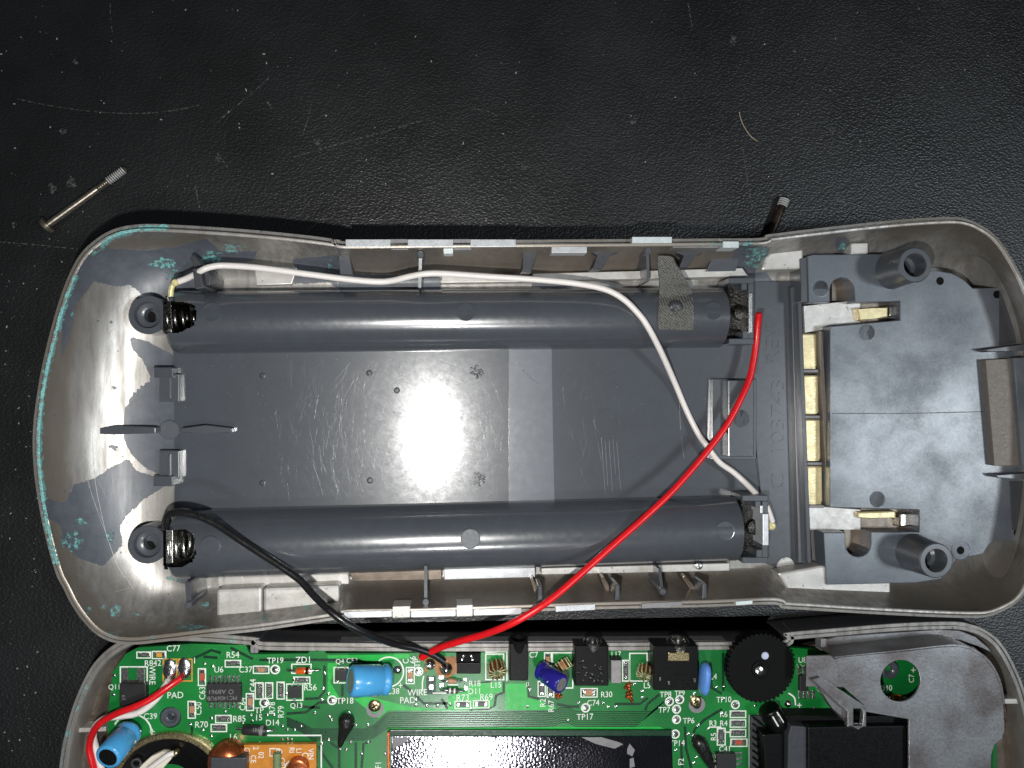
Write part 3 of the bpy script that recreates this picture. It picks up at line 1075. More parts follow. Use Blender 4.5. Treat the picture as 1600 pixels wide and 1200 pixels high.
# ejector pin marks
def disc_mark(px, py, rpx, z, par, normal=None, mat='plastic_matte'):
    bm = bmesh.new()
    c = W(px, py, z)
    r = rpx * mmpx(z)
    ax = Vector(normal) if normal else Vector((0, 0, 1))
    add_lathe(bm, c, [(r + .12, -0.35), (r + 0.08, 0.03), (r - 0.08, 0.05), (r - 0.16, -0.02), (0, -0.02)], 28, ax)
    return bmk('moulding_mark', bm, mat, par)
def on_tube(px, py, A, B):
    RR = 8.9 if A is A1 else 9.5
    # find surface point of a tube under a pixel
    best = None
    for i in range(60):
        z = 8.7 + 9.5 * i / 59
        p = W(px, py, z)
        t = (p.x - A.x) / (B.x - A.x)
        cy = A.y + (B.y - A.y) * t
        dy = p.y - cy
        if abs(dy) < RR:
            zs = 8.6 + 9.6 * math.sqrt(1 - (dy / RR) ** 2)
            e = abs(zs - z)
            if best is None or e < best[0]:
                best = (e, z, Vector((0, dy / RR, (zs - 8.6) / 9.6)))
    if best is None:
        return 15.0, Vector((0, 0.5, 0.87))
    return best[1], best[2]
for px, py in ((728, 487), (331, 487), (1115, 485)):
    z, nn = on_tube(px, py, A1, B1)
    disc_mark(px, py, 14, z + .02, t1, nn, 'plastic_tube')
for px, py in ((735, 842), (328, 854), (1133, 829)):
    z, nn = on_tube(px, py, A2, B2)
    disc_mark(px, py, 15, z + .02, t2, nn, 'plastic_matte' if px == 735 else 'plastic_tube')
disc_mark(948, 659, 20, zfl(948, 659) + .1, back, None, 'plastic_gloss')
for px, py in ((410, 587), (577, 583), (410, 755), (578, 751), (620, 610)):
    lathe('locating_pip', px, py, zfl(px, py) + 0.3, [(0.95, -0.4), (0.85, 0), (0.62, 0.05), (0.5, -0.2), (0, -0.2)], 'plastic_dark', back, 16)
for px, py in ((746, 580), (749, 748)):
    bm = bmesh.new()
    c = W(px, py, zfl(px, py) + .05)
    for i in range(26):
        a, r = rnd.uniform(0, 6.3), 2.0 * math.sqrt(rnd.random())
        add_lathe(bm, c + Vector((r * cos(a), r * sin(a), 0)), [(0.45, -0.3), (0.35, 0.05 + rnd.random() * .12), (0, 0.12 + rnd.random() * .15)], 7)
    bmk('rough_weld', bm, 'plastic_dark', back)

# half-round locating disc, cross ribs and clips at the left end of the floor
prism('rib', [(153, 669), (180, 665), (243, 668), (243, 677), (180, 679), (153, 678)], 6, 10.5, 'plastic', back, 0.2)
prism('rib', [(284, 669), (320, 664), (362, 669), (362, 676), (320, 677), (284, 676)], 6, 9.0, 'plastic', back, 0.2)
disc_mark(264, 672, 14, 6.64, back)
for y0, sgn in ((584, 1), (748, -1)):
    cl = box('locating_clip', 248, min(y0, y0 + sgn * 44), 280, max(y0, y0 + sgn * 44), 6, 9.0, 'plastic', back, 0.25)
    ya = y0 - 6 if sgn > 0 else y0
    box('clip_foot', 239, ya - 4, 270, ya + 12, 6, 10.4, 'plastic_gloss', cl, 0.25)
    box('clip_ridge', 262, min(y0, y0 + sgn * 40) + 2, 266, max(y0, y0 + sgn * 40) - 2, 8.9, 9.5, 'plastic_gloss', cl, 0.1)

# box bracket beside the moulded number
br = box('bracket_block', 1112, 592, 1182, 718, 6.4, 8.2, 'plastic', back, 0.2)
box('bracket_step', 1138, 594, 1178, 714, 8.1, 10.6, 'plastic', br, 0.25)
disc_mark(1158, 654, 14, 10.62, br)
# moulded number
text('C  103743', 1216, 680, 6.9, 23, 90, 'plastic', back, 'moulded_number', 0.3, wpx=176)
text('REV', 1208, 538, 6.9, 22, 90, 'plastic', back, 'moulded_number', 0.26, wpx=62)
# wall left of the cartridge opening
prism('dividing_wall', [(1236, 448), (1250, 448), (1264, 880), (1248, 880)], 5.5, 9.2, 'plastic', back, 0.3)
prism('dividing_wall', [(1246, 450), (1252, 450), (1268, 880), (1262, 880)], 5.5, 11.0, 'plastic_gloss', back, 0.2)

# battery end frames with grimy terminals
def end_frame(x0, y0, x1, y1, tubename, w=9):
    f = bmesh.new()
    zt = 15.5
    for q in (R4(x0, y0, x1, y0 + w), R4(x0, y1 - w, x1, y1), R4(x1 - w, y0 + w, x1, y1 - w), R4(x0 + (x1 - x0) * 0.5, y0 + w, x0 + (x1 - x0) * 0.5 + 9, y0 + w + 10), R4(x0 + (x1 - x0) * 0.55, y1 - w - 12, x0 + (x1 - x0) * 0.55 + 9, y1 - w)):
        add_prism(f, wp(q, zt), 5.5, zt, 0.15)
    o = bmk('battery_end_frame', f, 'plastic', back, 18)
    box('terminal_recess', x0 - 1, y0 + w - 1, x1 - w + 1, y1 - w + 1, 5.6, 9.5, 'pit', o, 0.1)
    return o
e1 = end_frame(1139, 434, 1178, 538, 't')
box('terminal_plate', 1170, 458, 1176, 520, 9, 16.2, 'steel', e1, 0.12)
lathe('battery_terminal', 1160, 488, 11.5, [(2.4, -2), (2.2, -0.4), (1.0, 0), (0, 0.1)], 'pit', e1, 18)
e2 = end_frame(1160, 774, 1200, 880, 't')
box('terminal_plate', 1192, 803, 1201, 852, 9, 16.6, 'chrome', e2, 0.12)
box('terminal_plate', 1188, 790, 1192, 802, 9, 15.9, 'chrome', e2, 0.1)
lathe('battery_terminal', 1181, 825, 11.5, [(2.4, -2), (2.2, -0.4), (1.0, 0), (0, 0.1)], 'pit', e2, 18)

# upper wall: metal edge strips, tabs and ribs
def strip(name, x0, y0, x1, y1, z0, z1, mat, bev=0.1):
    return box(name, x0, y0, x1, y1, z0, z1, mat, back, bev)
for x0, x1 in ((540, 610), (637, 708), (735, 806)):
    strip('metal_edge_strip', x0, 374, x1, 385.5, 20, 24.4, 'chrome')
for x0, x1 in ((610, 637), (708, 735)):
    strip('plastic_catch', x0, 373.5, x1, 379, 19, 24.2, 'grimy')
    strip('plastic_catch', x0 + 1, 381, x1 + 1, 390, 18, 22.8, 'grimy')
strip('metal_tab', 693, 385.5, 708, 396, 18, 22.5, 'whitestrip')
strip('metal_tab', 862, 380, 917, 395, 19, 23.6, 'chrome')
strip('metal_tab', 988, 370, 1050, 379.5, 20, 25.0, 'whitestrip')
strip('metal_tab', 1130, 377, 1154.5, 387, 19, 24.6, 'whitestrip')
strip('edge_ridge', 806, 379, 861, 387, 18, 23.0, 'grimy')
strip('edge_ridge', 918, 379, 986, 386, 18, 23.0, 'grimy')
strip('edge_ridge', 1051, 381, 1129, 387, 18, 23.0, 'grimy')
def tee(x, y0, y1, w, lean, flip=1):
    prism('t_rib', [(x - w - 12, y0), (x + w + 12, y0), (x + w + 12, y0 + 4), (x + w, y0 + 7), (x + w + lean - 2, y1), (x - w + lean, y1), (x - w, y0 + 7), (x - w - 12, y0 + 4)], 12, 17.5, 'plastic_dark', back, 0.2)
tee(828, 389, 424, 9, -4)
tee(944, 391, 420, 9, -10)
tee(1078, 392, 418, 8, -10)
# wall panels of the recess: dark recessed sheets with a bright ledge under them
prism('wall_panel', [(528, 392), (544, 392), (551, 428), (531, 428)], 12, 15.5, 'plastic', back, 0.2)
prism('bright_ledge', [(690, 428), (832, 431), (832, 440), (690, 442)], 6, 10.6, 'silverpaint', back, 0.2)
prism('bright_ledge', [(832, 427), (985, 424), (1160, 418), (1170, 432), (985, 436), (832, 439)], 6, 11.2, 'silverpaint', back, 0.3)
prism('unpainted_patch', [(1104, 424), (1118, 390), (1160, 387), (1150, 423)], 9, 12.2, 'plastic', back, 0.2)
# round topped posts
def post(x0, y0, x1, y1, zt, w=5, mat='plastic', parent=back):
    """rib leaning from the floor (x0,y0) up the wall to a round tip (x1,y1)"""
    bm = bmesh.new()
    a, b = W(x0, y0, 8), W(x1, y1, zt)
    d = Vector((b.x - a.x, b.y - a.y, 0)).normalized()
    s = Vector((-d.y, d.x, 0)) * w * 0.085
    q = [a - s, a + s, b + s, b - s]
    vs = [Vector((p.x, p.y, z)) for p, z in ((q[0], 17.2), (q[1], 17.2), (q[2], zt - .8), (q[3], zt - .8))]
    vb = [Vector((p.x, p.y, 5.6)) for p in q]
    V = [bm.verts.new(v) for v in vs + vb]
    for f in ((0, 1, 2, 3), (7, 6, 5, 4), (0, 4, 5, 1), (1, 5, 6, 2), (2, 6, 7, 3), (3, 7, 4, 0)):
        bm.faces.new([V[i] for i in f])
    add_lathe(bm, b, [(1.05, -12), (1.0, -0.25), (0.8, 0), (0, 0.05)], 16)
    return bmk('wall_post', bm, mat, parent)
post(658, 456, 657, 397, 21)
post(1000, 446, 1013, 392, 21)
post(667, 872, 665, 941, 21)
post(1017, 876, 1036, 925, 21)
post(311, 896, 294, 946, 20, 8)
prism('wall_post', [(296, 402), (303, 398), (330, 430), (328, 446), (312, 446), (306, 424)], 6, 17.5, 'plastic_dark', back, 0.3)
prism('wire_hook', [(300, 420), (312, 417), (318, 450), (305, 452)], 8, 20.5, 'plastic_dark', back, 0.3)

# lower wall: strips, ledges, ribs, catches
for x0, x1, ya in ((537, 612, 955), (642, 712, 954), (740, 815, 951)):
    prism('metal_edge_strip', [(x0, ya + 1), (x1, ya - 1), (x1, ya + 9), (x0, ya + 11)], 20, 24.4, 'chrome', back, 0.1)
for x0, x1, ya in ((613, 641, 948), (713, 739, 946)):
    prism('plastic_catch', [(x0, ya), (x1, ya - 1), (x1, ya + 17), (x0, ya + 18)], 18, 24.0, 'silverpaint', back, 0.2)
prism('metal_edge_strip', [(868, 947), (930, 944), (930, 953), (868, 956)], 20, 24.4, 'chrome', back, 0.1)
prism('metal_edge_strip', [(1003, 943), (1066, 940), (1066, 948), (1003, 951)], 20, 24.4, 'grimy', back, 0.1)
prism('metal_tab', [(1150, 940), (1176, 938), (1176, 944), (1150, 946)], 20, 24.4, 'whitestrip', back, 0.1)
prism('bright_ledge', [(545, 893), (690, 889), (690, 906), (552, 909)], 6, 12.0, 'brownpaint', back, 0.2)
prism('bright_ledge', [(694, 890), (836, 887), (836, 902), (694, 906)], 6, 12.2, 'chrome', back, 0.2)  # lamp glare on this stretch of ledge put into a brighter material
prism('bright_ledge', [(846, 888), (1140, 880), (1140, 892), (846, 898)], 6, 11.8, 'silverpaint', back, 0.2)
prism('side_ledge', [(338, 921), (409, 918), (409, 960), (338, 965)], 8, 15.0, 'silverpaint', back, 0.8)
prism('side_ledge', [(411, 919), (530, 914), (530, 945), (411, 957)], 8, 15.0, 'silverpaint', back, 0.8)
prism('side_ledge', [(340, 903), (545, 896), (545, 913), (340, 917)], 6, 10, 'silverpaint', back, 0.3)
disc_mark(365, 908, 14, 10.05, back, None, 'silverpaint')
prism('side_ledge', [(1205, 394), (1255, 388), (1256, 420), (1190, 422), (1196, 402)], 8, 13.0, 'silverpaint', back, 0.6)
prism('side_ledge', [(1330, 380), (1357, 379), (1357, 396), (1330, 397)], 8, 15, 'silverpaint', back, 0.4)
prism('side_ledge', [(1215, 896), (1282, 884), (1392, 890), (1392, 930), (1232, 924)], 8, 13.2, 'silverpaint', back, 0.6)
prism('side_ledge', [(395, 396), (470, 402), (456, 444), (400, 446)], 6, 8.6, 'silverpaint', back, 0.3)
for x, y in ((844, 930), (965, 928), (1101, 926)):
    t = prism('snap_catch', [(x - 20, y + 13), (x + 24, y + 12), (x + 20, y + 19), (x + 8, y + 22), (x - 10, y + 22), (x - 18, y + 19)], 17, 22.5, 'plastic', back, 0.25)
    prism('catch_stem', [(x - 3, y - 14), (x + 3, y - 14), (x + 4, y + 13), (x - 4, y + 13)], 14, 22.0, 'plastic', t, 0.25)
for pts in ([(942, 898), (952, 914), (954, 936), (948, 930), (938, 902)], [(1070, 898), (1084, 914), (1090, 932), (1084, 930), (1066, 902)], [(833, 902), (838, 915), (842, 936), (838, 936), (828, 906)]):
    prism('curved_rib', pts, 8, 15, 'brownpaint', back, 0.2)
lathe('rivet', 1093, 885, 13, [(1.1, -2), (1.0, -0.2), (0.6, 0), (0, 0)], 'steel', back, 16)
disc_mark(1228, 885, 14, 7.2, back, None, 'silverpaint')

# ------------------------------------------------------------------ cartridge guide (part of the back shell)
ZP = 14.0
cg = bmesh.new()
def curve_poly(pts, k=5):
    return pts
PL_UP = [(1262, 400), (1270, 398), (1385, 397), (1440, 424), (1460, 422), (1488, 427), (1505, 436), (1520, 450), (1562, 450), (1602, 445), (1680, 440), (1680, 860), (1602, 845), (1557, 845), (1545, 852), (1536, 866), (1495, 874), (1470, 905), (1430, 911), (1292, 914), (1287, 832), (1321, 832)]
notch_lo = [(1321 + 20 - 20 * cos(a), 832 + 18 + 20 * sin(a)) for a in [i * pi / 8 for i in range(9)]]
PL_LO2 = [(1361, 831), (1436, 831), (1436, 797), (1297, 793), (1297, 510), (1406, 500), (1406, 471), (1336, 473)]
notch_up = [(1297 + 19 + 19 * cos(a), 452 - 18 * sin(a)) for a in [i * pi / 8 for i in range(9)]]
PL_END = [(1297, 472), (1264, 473)]
poly = PL_UP + notch_lo + PL_LO2 + notch_up + PL_END
guide = plate('cartridge_guide', [wp(poly, ZP)], 7.5, ZP, 'plate', back, 0.25)
def gl(name, pts, z0, z1, mat, bev=0.15):
    return prism(name, pts, z0, z1, mat, guide, bev)
# silver lined opening with contacts
gl('opening_liner', [(1256, 478), (1345, 468), (1345, 506), (1258, 520)], 5, 9.5, 'silverpaint')
gl('opening_liner', [(1300, 434), (1338, 434), (1338, 470), (1300, 470)], 5, 9.0, 'brownpaint')
gl('opening_liner', [(1345, 468), (1408, 466), (1408, 506), (1345, 508)], 5, 8.4, 'brownpaint')
gl('contact_leaf', [(1340, 480), (1366, 484), (1388, 478), (1388, 496), (1366, 498), (1345, 502)], 6, 11.5, 'cream', 0.5)
gl('contact_leaf', [(1390, 478), (1402, 478), (1402, 492), (1390, 494)], 6, 11, 'steel', 0.4)
gl('opening_liner', [(1262, 790), (1345, 796), (1345, 828), (1264, 828)], 5, 9.5, 'silverpaint')
gl('opening_liner', [(1318, 826), (1366, 826), (1366, 866), (1318, 866)], 5, 8.6, 'brownpaint')
gl('opening_liner', [(1345, 794), (1438, 796), (1438, 834), (1345, 834)], 5, 8.4, 'brownpaint')
gl('contact_leaf', [(1340, 800), (1400, 798), (1400, 812), (1380, 806), (1360, 812), (1342, 810)], 6, 11, 'cream', 0.5)
gl('contact_leaf', [(1406, 802), (1428, 801), (1428, 822), (1406, 824)], 6, 10.5, 'steel', 0.5)
for i, (y0, y1) in enumerate(((521, 576), (586, 648), (655, 721), (728, 788))):
    xs = 1252 + i * 3
    c = bmesh.new()
    add_prism(c, wp([(xs - 1, y0), (xs + 24, y0), (xs + 25, y1 - 4), (xs + 21, y1), (xs + 4, y1), (xs + 1, y1 - 4)], 10), 5, 10, 0.5, 2)
    for k in range(int((y1 - y0) / 5)):
        yy = y0 + 3 + k * 5
        add_prism(c, wp(R4(xs + 2, yy, xs + 22, yy + 2), 10.12), 9.5, 10.15)
    bmk('spring_contact', c, 'cream', guide, 18)
    gl('contact_spacer', R4(xs + 4, y1 + 1, xs + 27, y1 + 6), 5, 11, 'grimy', 0.2)
gl('side_bar', [(1279, 518), (1285, 516), (1299, 786), (1293, 788)], 5, 11.5, 'brownbar')
gl('side_bar', [(1284, 520), (1296, 512), (1299, 784), (1298, 786)], 5, 10, 'brownpaint')
# tall screw bosses
for px, py, r in ((1430, 414, 5.0), (1463, 876, 5.0)):
    b = lathe('screw_boss', px, py, 24.5, [(r + 0.8, -12), (r + 0.4, -8), (r, -0.3), (r - 0.3, 0), (r - 1.6, 0), (r - 1.75, -0.2), (r - 1.9, -5), (2.1, -5.4), (1.95, -5.8), (1.9, -9), (0, -9)], 'plastic', guide, 40)
    lathe('pilot_hole', px - 8, py + (3 if py < 600 else -2), 15.7, [(1.9, 0), (0, 0.02)], 'blackmatte', b, 20)
for px, py in ((1469, 439), (1558, 460), (1501, 860), (1590, 832)):
    lathe('drain_hole', px, py, ZP + 0.05, [(1.25, -0.3), (1.2, 0), (0.95, 0.0), (0.85, -0.03), (0, -0.03)], 'blackmatte', guide, 18)
disc_mark(1283, 451, 13, ZP + .02, guide, None, 'plate')
disc_mark(1355, 520, 13, ZP + .02, guide, None, 'plate')
disc_mark(1371, 780, 13, ZP + .02, guide, None, 'plate')
disc_mark(1501, 860, 16, ZP + .01, guide, None, 'plate')
# cross ridge and end block
ribbon('seam', [(1300, 646), (1420, 646), (1545, 643)], ZP, 1.5, 'plastic_dark', guide, 0.04)
eb = gl('end_block', [(1540, 562), (1580, 560), (1594, 728), (1554, 728)], 13, 16.2, 'brownbar', 0.2)
gl('end_block', [(1583, 559), (1660, 556), (1670, 726), (1597, 728)], 13, 17.5, 'plate', 0.2)
gl('end_rib', [(1536, 546), (1600, 538), (1660, 536), (1660, 546), (1600, 548), (1545, 550)], 13, 17, 'plastic', 0.25)
gl('end_rib', [(1553, 742), (1600, 740), (1660, 740), (1660, 749), (1600, 749), (1560, 747)], 13, 17, 'plastic', 0.25)
gl('end_recess', [(1562, 452), (1590, 450), (1594, 535), (1562, 540)], 13.5, 14.2, 'plastic_dark', 0.1)  # dark sheet on the plate: shade of a recess put into the colour
gl('end_recess', [(1578, 752), (1602, 752), (1604, 830), (1582, 828)], 13.5, 14.2, 'plastic_dark', 0.1)  # dark sheet painting in recess shade, as above
gl('guide_edge', [(1250, 404), (1262, 401), (1264, 472), (1252, 472)], 6, 13.4, 'plastic', 0.2)

# ------------------------------------------------------------------ fabric patch on the upper tube
PT = [[(1027, 400), (1040, 400), (1050, 402), (1056, 412)], [(1028, 420), (1042, 418), (1055, 420), (1066, 428)], [(1030, 440), (1044, 440), (1058, 440), (1074, 442)],
      [(1030, 460), (1046, 460), (1062, 458), (1080, 456)], [(1029, 478), (1046, 478), (1064, 476), (1083, 474)], [(1028, 498), (1046, 498), (1065, 496), (1084, 494)], [(1029, 515), (1046, 515), (1066, 516), (1083, 515)]]
zrow = [19.5, 18.6, 17.8, 0, 0, 0, 0]
def patch():
    rows = []
    for r, row in enumerate(PT):
        line = catmull([Vector((x, y, 0)) for x, y in row], 5)
        out = []
        for q in line:
            if zrow[r]:
                out.append(W(q.x, q.y, zrow[r]))
            else:
                z, n_ = on_tube(q.x, q.y, A1, B1)
                out.append(W(q.x, q.y, z + 0.35))
        rows.append(out)
    cols = list(zip(*rows))
    dense = list(zip(*[catmull(c, 6) for c in cols]))
    nr, nc = len(dense), len(dense[0])
    vs = [v + Vector((0, 0, 0.3)) for r in dense for v in r] + [v + Vector((0, 0, -0.28)) for r in dense for v in r]
    o = nr * nc
    fs = []
    for i in range(nr - 1):
        for j in range(nc - 1):
            a = i * nc + j
            fs.append((a, a + 1, a + nc + 1, a + nc))
            fs.append((o + a, o + a + nc, o + a + nc + 1, o + a + 1))
    bd = [j for j in range(nc)] + [i * nc + nc - 1 for i in range(1, nr)] + [(nr - 1) * nc + j for j in range(nc - 2, -1, -1)] + [i * nc for i in range(nr - 2, 0, -1)]
    for a, b in zip(bd, bd[1:] + bd[:1]):
        fs.append((a, b, o + b, o + a))
    return mk('fabric_patch', vs, fs, 'felt', None, 40)
pa = patch()
tag(pa, 'frayed grey woven fabric patch stuck over the battery tube', 'patch')
zc, nn = on_tube(1057, 480, A1, B1)
bm = bmesh.new()
c = W(1056, 482, zc + 0.6)
for i in range(7):
    a = rnd.uniform(0, 6.3)
    add_lathe(bm, c + Vector((1.2 * cos(a), 1.3 * sin(a), -0.1)), [(1.4, -0.6), (1.1, 0.1), (0.5, 0.45), (0, 0.5)], 10, nn)
bmk('melted_pin', bm, 'plastic_dark', pa, 60)

# ------------------------------------------------------------------ front half: shell
ZR, ZB = 14.0, 12.0
FO = [(405, 1001), (400, 996), (330, 990), (260, 988), (215, 991), (185, 1003), (160, 1021), (138, 1048), (118, 1090), (105, 1130), (95, 1175), (90, 1230), (92, 1330), (108, 1440), (150, 1530), (230, 1570), (400, 1575), (800, 1572), (1200, 1570), (1420, 1568), (1520, 1540), (1585, 1460), (1615, 1350), (1622, 1230), (1615, 1140), (1602, 1080),
      (1582, 1032), (1562, 1001), (1540, 984), (1520, 976), (1488, 971), (1400, 974), (1300, 982), (1232, 988), (1224, 992), (1220, 1001), (1100, 1003), (950, 1004), (800, 1005), (650, 1005), (500, 1004), (420, 1003)]
fshell = thing('console_front_shell', 'grey front half shell lying face down below the back half', 'console shell', W(840, 1250, 0))
FOc = closed_spline(np.array([W(x, y, ZR) for x, y in FO]), 7)
NF = smooth_normals(outline_normals(FOc), 4)
rings = []
for d, z in ((3, 0.0), (1.2, 0.5), (0.3, 2.0), (0.0, 5), (0.0, ZR - 0.2), (0.15, ZR), (0.9, ZR), (0.95, ZR - 0.7), (1.3, ZR - 0.7), (1.35, ZR - 0.1), (2.3, ZR - 0.1), (2.5, ZR - 0.4), (3.2, 10), (3.6, 6.5)):
    r = FOc.copy()
    r[:, :2] += NF * d
    r[:, 2] = z
    rings.append(r)
npf = len(FOc)
V = np.concatenate(rings)
fs = []
mi = []
for a in range(len(rings) - 1):
    for i in range(npf):
        j = (i + 1) % npf
        fs.append((a * npf + i, a * npf + j, (a + 1) * npf + j, (a + 1) * npf + i))
        mi.append(0 if a < 4 else 1)
fs.append(tuple(range(npf))[::-1]); mi.append(0)
me = bpy.data.meshes.new('tray')
me.from_pydata([tuple(v) for v in V], [], fs)
PXF = PXA(V)
tl = np.minimum(sd_line(PXF, [(140, 1060), (118, 1110), (105, 1150), (95, 1200)]) - 4, ell(PXF, 360, 1000, 10, 5))
a = me.attributes.new('teal', 'FLOAT', 'POINT')
tv = np.clip(0.5 - tl / 12, 0, 0.8)
a.data.foreach_set('value', np.where(tv > 0.02, tv * 0.6, -1).astype(np.float32))
a = me.attributes.new('bare', 'FLOAT', 'POINT')
a.data.foreach_set('value', np.full(len(V), 0.22, np.float32))
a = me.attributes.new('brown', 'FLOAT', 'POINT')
a.data.foreach_set('value', np.where(V[:, 2] < 13, 0.7, 0.25).astype(np.float32))  # same painted brown reflection tone, stronger below the rim
me.polygons.foreach_set('material_index', mi)
ft = fin('tray', me, None, fshell, 45)
bmt = bmesh.new(); bmt.from_mesh(ft.data); bmesh.ops.recalc_face_normals(bmt, faces=bmt.faces); bmt.to_mesh(ft.data); bmt.free()
ft.data.set_sharp_from_angle(angle=radians(45))
ft.data.materials.append(M['blackouter'])
ft.data.materials.append(M['shell'])
prism('inner_floor', [(190, 1018), (390, 1012), (420, 1020), (1225, 1018), (1300, 1000), (1490, 990), (1550, 1030), (1590, 1100), (1600, 1230), (1560, 1480), (1400, 1540), (250, 1540), (120, 1450), (108, 1200), (140, 1070)], 5.5, 8.0, 'brownpaint', fshell, 0)
# seam bar on the right grip and left grip rib
prism('cross_rib', [(1566, 1092), (1604, 1092), (1604, 1100), (1566, 1100)], 8, 13, 'silverpaint', fshell, 0.2)
prism('cross_rib', [(118, 1138), (165, 1136), (165, 1143), (118, 1145)], 8, 12, 'silverpaint', fshell, 0.2)
prism('inner_ledge', [(424, 1003), (1136, 1001), (1136, 1010), (424, 1013)], 9, 13.2, 'grimy', fshell, 0.2)
for x in (396, 402):
    prism('edge_catch', [(x - 5, 1003), (x + 1, 1002), (x + 1, 1021), (x - 5, 1021)], 9, 13.6, 'grimy', fshell, 0.2)

# ------------------------------------------------------------------ circuit board
pcb = thing('circuit_board', 'green circuit board crowded with components, sitting in the front shell', 'circuit board', W(800, 1250, 9))
BO = [(196, 1022), (215, 1012), (300, 1006), (384, 1008), (390, 1022), (404, 1022), (481, 1021), (485, 1016), (490, 1013), (494, 1019), (500, 1014), (505, 1014), (510, 1021), (800, 1019), (1140, 1014), (1236, 1012), (1292, 1016), (1310, 1020), (1500, 1018), (1556, 1070), (1560, 1400), (1500, 1500), (300, 1500), (168, 1400), (168, 1120), (176, 1050)]
brd = plate('board', [wp(BO, ZB), circ(266, 1121, 16, ZB), circ(586, 1107, 13.5, ZB), circ(1089, 1100, 13.5, ZB)], 10.4, ZB, 'board', pcb, 0.04)
def ink(s, px, py, h=9.5, rot=0, w=None):
    return text(s, px, py, ZB + 0.02, h, rot, 'silk', pcb, 'printed_marking', 0.03, w)
# bare channels between the copper pours
CH = [[(405, 1031), (560, 1031), (572, 1037)], [(507, 1040), (507, 1080), (498, 1091), (476, 1092)], [(535, 1070), (535, 1088)], [(533, 1095), (498, 1098), (478, 1113), (448, 1115)],
      [(455, 1096), (470, 1104), (500, 1106)], [(630, 1070), (648, 1085), (662, 1099), (700, 1099), (735, 1085), (740, 1068), (768, 1066)], [(787, 1065), (787, 1082), (775, 1087), (773, 1102), (764, 1107), (738, 1108)],
      [(668, 1058), (668, 1083), (690, 1083)], [(520, 1200), (505, 1180), (498, 1165)], [(530, 1200), (530, 1170), (516, 1160)], [(565, 1200), (568, 1162), (580, 1158)], [(556, 1200), (556, 1160)],
      [(826, 1066), (826, 1088), (842, 1092)], [(1030, 1085), (1012, 1100), (1008, 1110)], [(1110, 1035), (1112, 1075), (1128, 1084)], [(1130, 1020), (1130, 1080)], [(1128, 1108), (1100, 1125), (1085, 1140), (1082, 1160)],
      [(1070, 1135), (1072, 1170), (1080, 1200)], [(1064, 1160), (1066, 1200)], [(300, 1030), (330, 1016), (345, 1020)], [(318, 1026), (340, 1028)], [(395, 1030), (380, 1022), (360, 1012)], [(300, 1135), (300, 1150), (330, 1160)],
      [(960, 1100), (1000, 1100), (1012, 1090)], [(870, 1100), (890, 1104), (905, 1104)], [(690, 1092), (700, 1108)], [(745, 1098), (745, 1108)]]
for c in CH:
    ribbon('copper_gap', c, ZB, 4.2, 'board_dark', pcb, 0.02)
for i in range(8):
    o = i * 3.3
    pts = [(448, 1121 + o * 0.55), (472, 1130 + o * 0.6), (488, 1139 + o * 0.75), (570, 1139 + o * 0.75), (584, 1134 + o * 0.8), (606, 1114 + o), (850, 1112 + o), (866, 1111 + o), (876, 1106 + o), (888, 1106 + o), (900, 1112 + o), (1018 - o, 1112 + o), (1042 - o, 1092 + o)]
    ribbon('trace_gap', pts if i < 5 else pts[:-1], ZB, 1.7, 'board_dark', pcb, 0.02)
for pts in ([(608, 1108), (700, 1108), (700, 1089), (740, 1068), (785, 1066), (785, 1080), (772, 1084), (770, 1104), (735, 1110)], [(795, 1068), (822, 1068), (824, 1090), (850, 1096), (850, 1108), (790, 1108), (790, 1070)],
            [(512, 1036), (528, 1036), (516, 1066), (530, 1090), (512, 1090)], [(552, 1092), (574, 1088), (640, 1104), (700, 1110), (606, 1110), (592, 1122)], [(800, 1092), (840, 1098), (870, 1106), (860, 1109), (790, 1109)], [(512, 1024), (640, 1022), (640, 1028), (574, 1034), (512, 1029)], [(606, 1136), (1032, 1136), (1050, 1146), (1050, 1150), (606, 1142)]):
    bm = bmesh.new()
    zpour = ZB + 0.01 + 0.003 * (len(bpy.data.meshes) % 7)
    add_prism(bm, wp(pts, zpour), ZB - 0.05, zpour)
    bmk('copper_pour', bm, 'board_light', pcb, smooth=False)  # lighter pours; at the board's centre they also paint in lamp glare
# vias
bm = bmesh.new()
VIA = [(447, 1084), (459, 1062), (503, 1094), (428, 1117), (441, 1134), (449, 1140), (441, 1155), (449, 1155), (460, 1140), (515, 1120), (518, 1125), (531, 1170), (541, 1171), (503, 1162), (548, 1159), (575, 1133), (575, 1160), (565, 1177), (602, 1177), (507, 1052),
       (513, 1084), (505, 1076), (650, 1102), (667, 1103), (684, 1103), (704, 1101), (736, 1108), (650, 1094), (332, 1041), (320, 1037), (297, 1131), (317, 1140), (291, 1150), (379, 1129), (394, 1127), (392, 1117), (178, 1055), (177, 1085), (330, 1122), (219, 1142),
       (887, 1125), (904, 1098), (942, 1099), (950, 1105), (962, 1104), (1003, 1080), (1003, 1090), (1056, 1172), (1084, 1192), (1130, 1092), (1180, 1102), (1273, 1106), (1299, 1107), (991, 1069), (1075, 1147), (1088, 1183), (560, 1049), (860, 1088), (828, 1078), (824, 1104), (887, 1145), (1132, 1072)]
for x, y in VIA + [(rnd.uniform(330, 580), rnd.uniform(1100, 1195)) for _ in range(14)] + [(rnd.uniform(1060, 1130), rnd.uniform(1030, 1190)) for _ in range(10)]:
    add_lathe(bm, W(x, y, ZB), [(0.5, -0.05), (0.45, 0.08), (0.2, 0.16), (0, 0.16)], 9)
v = bmk('solder_vias', bm, 'solder', pcb)
v['kind'] = 'stuff'

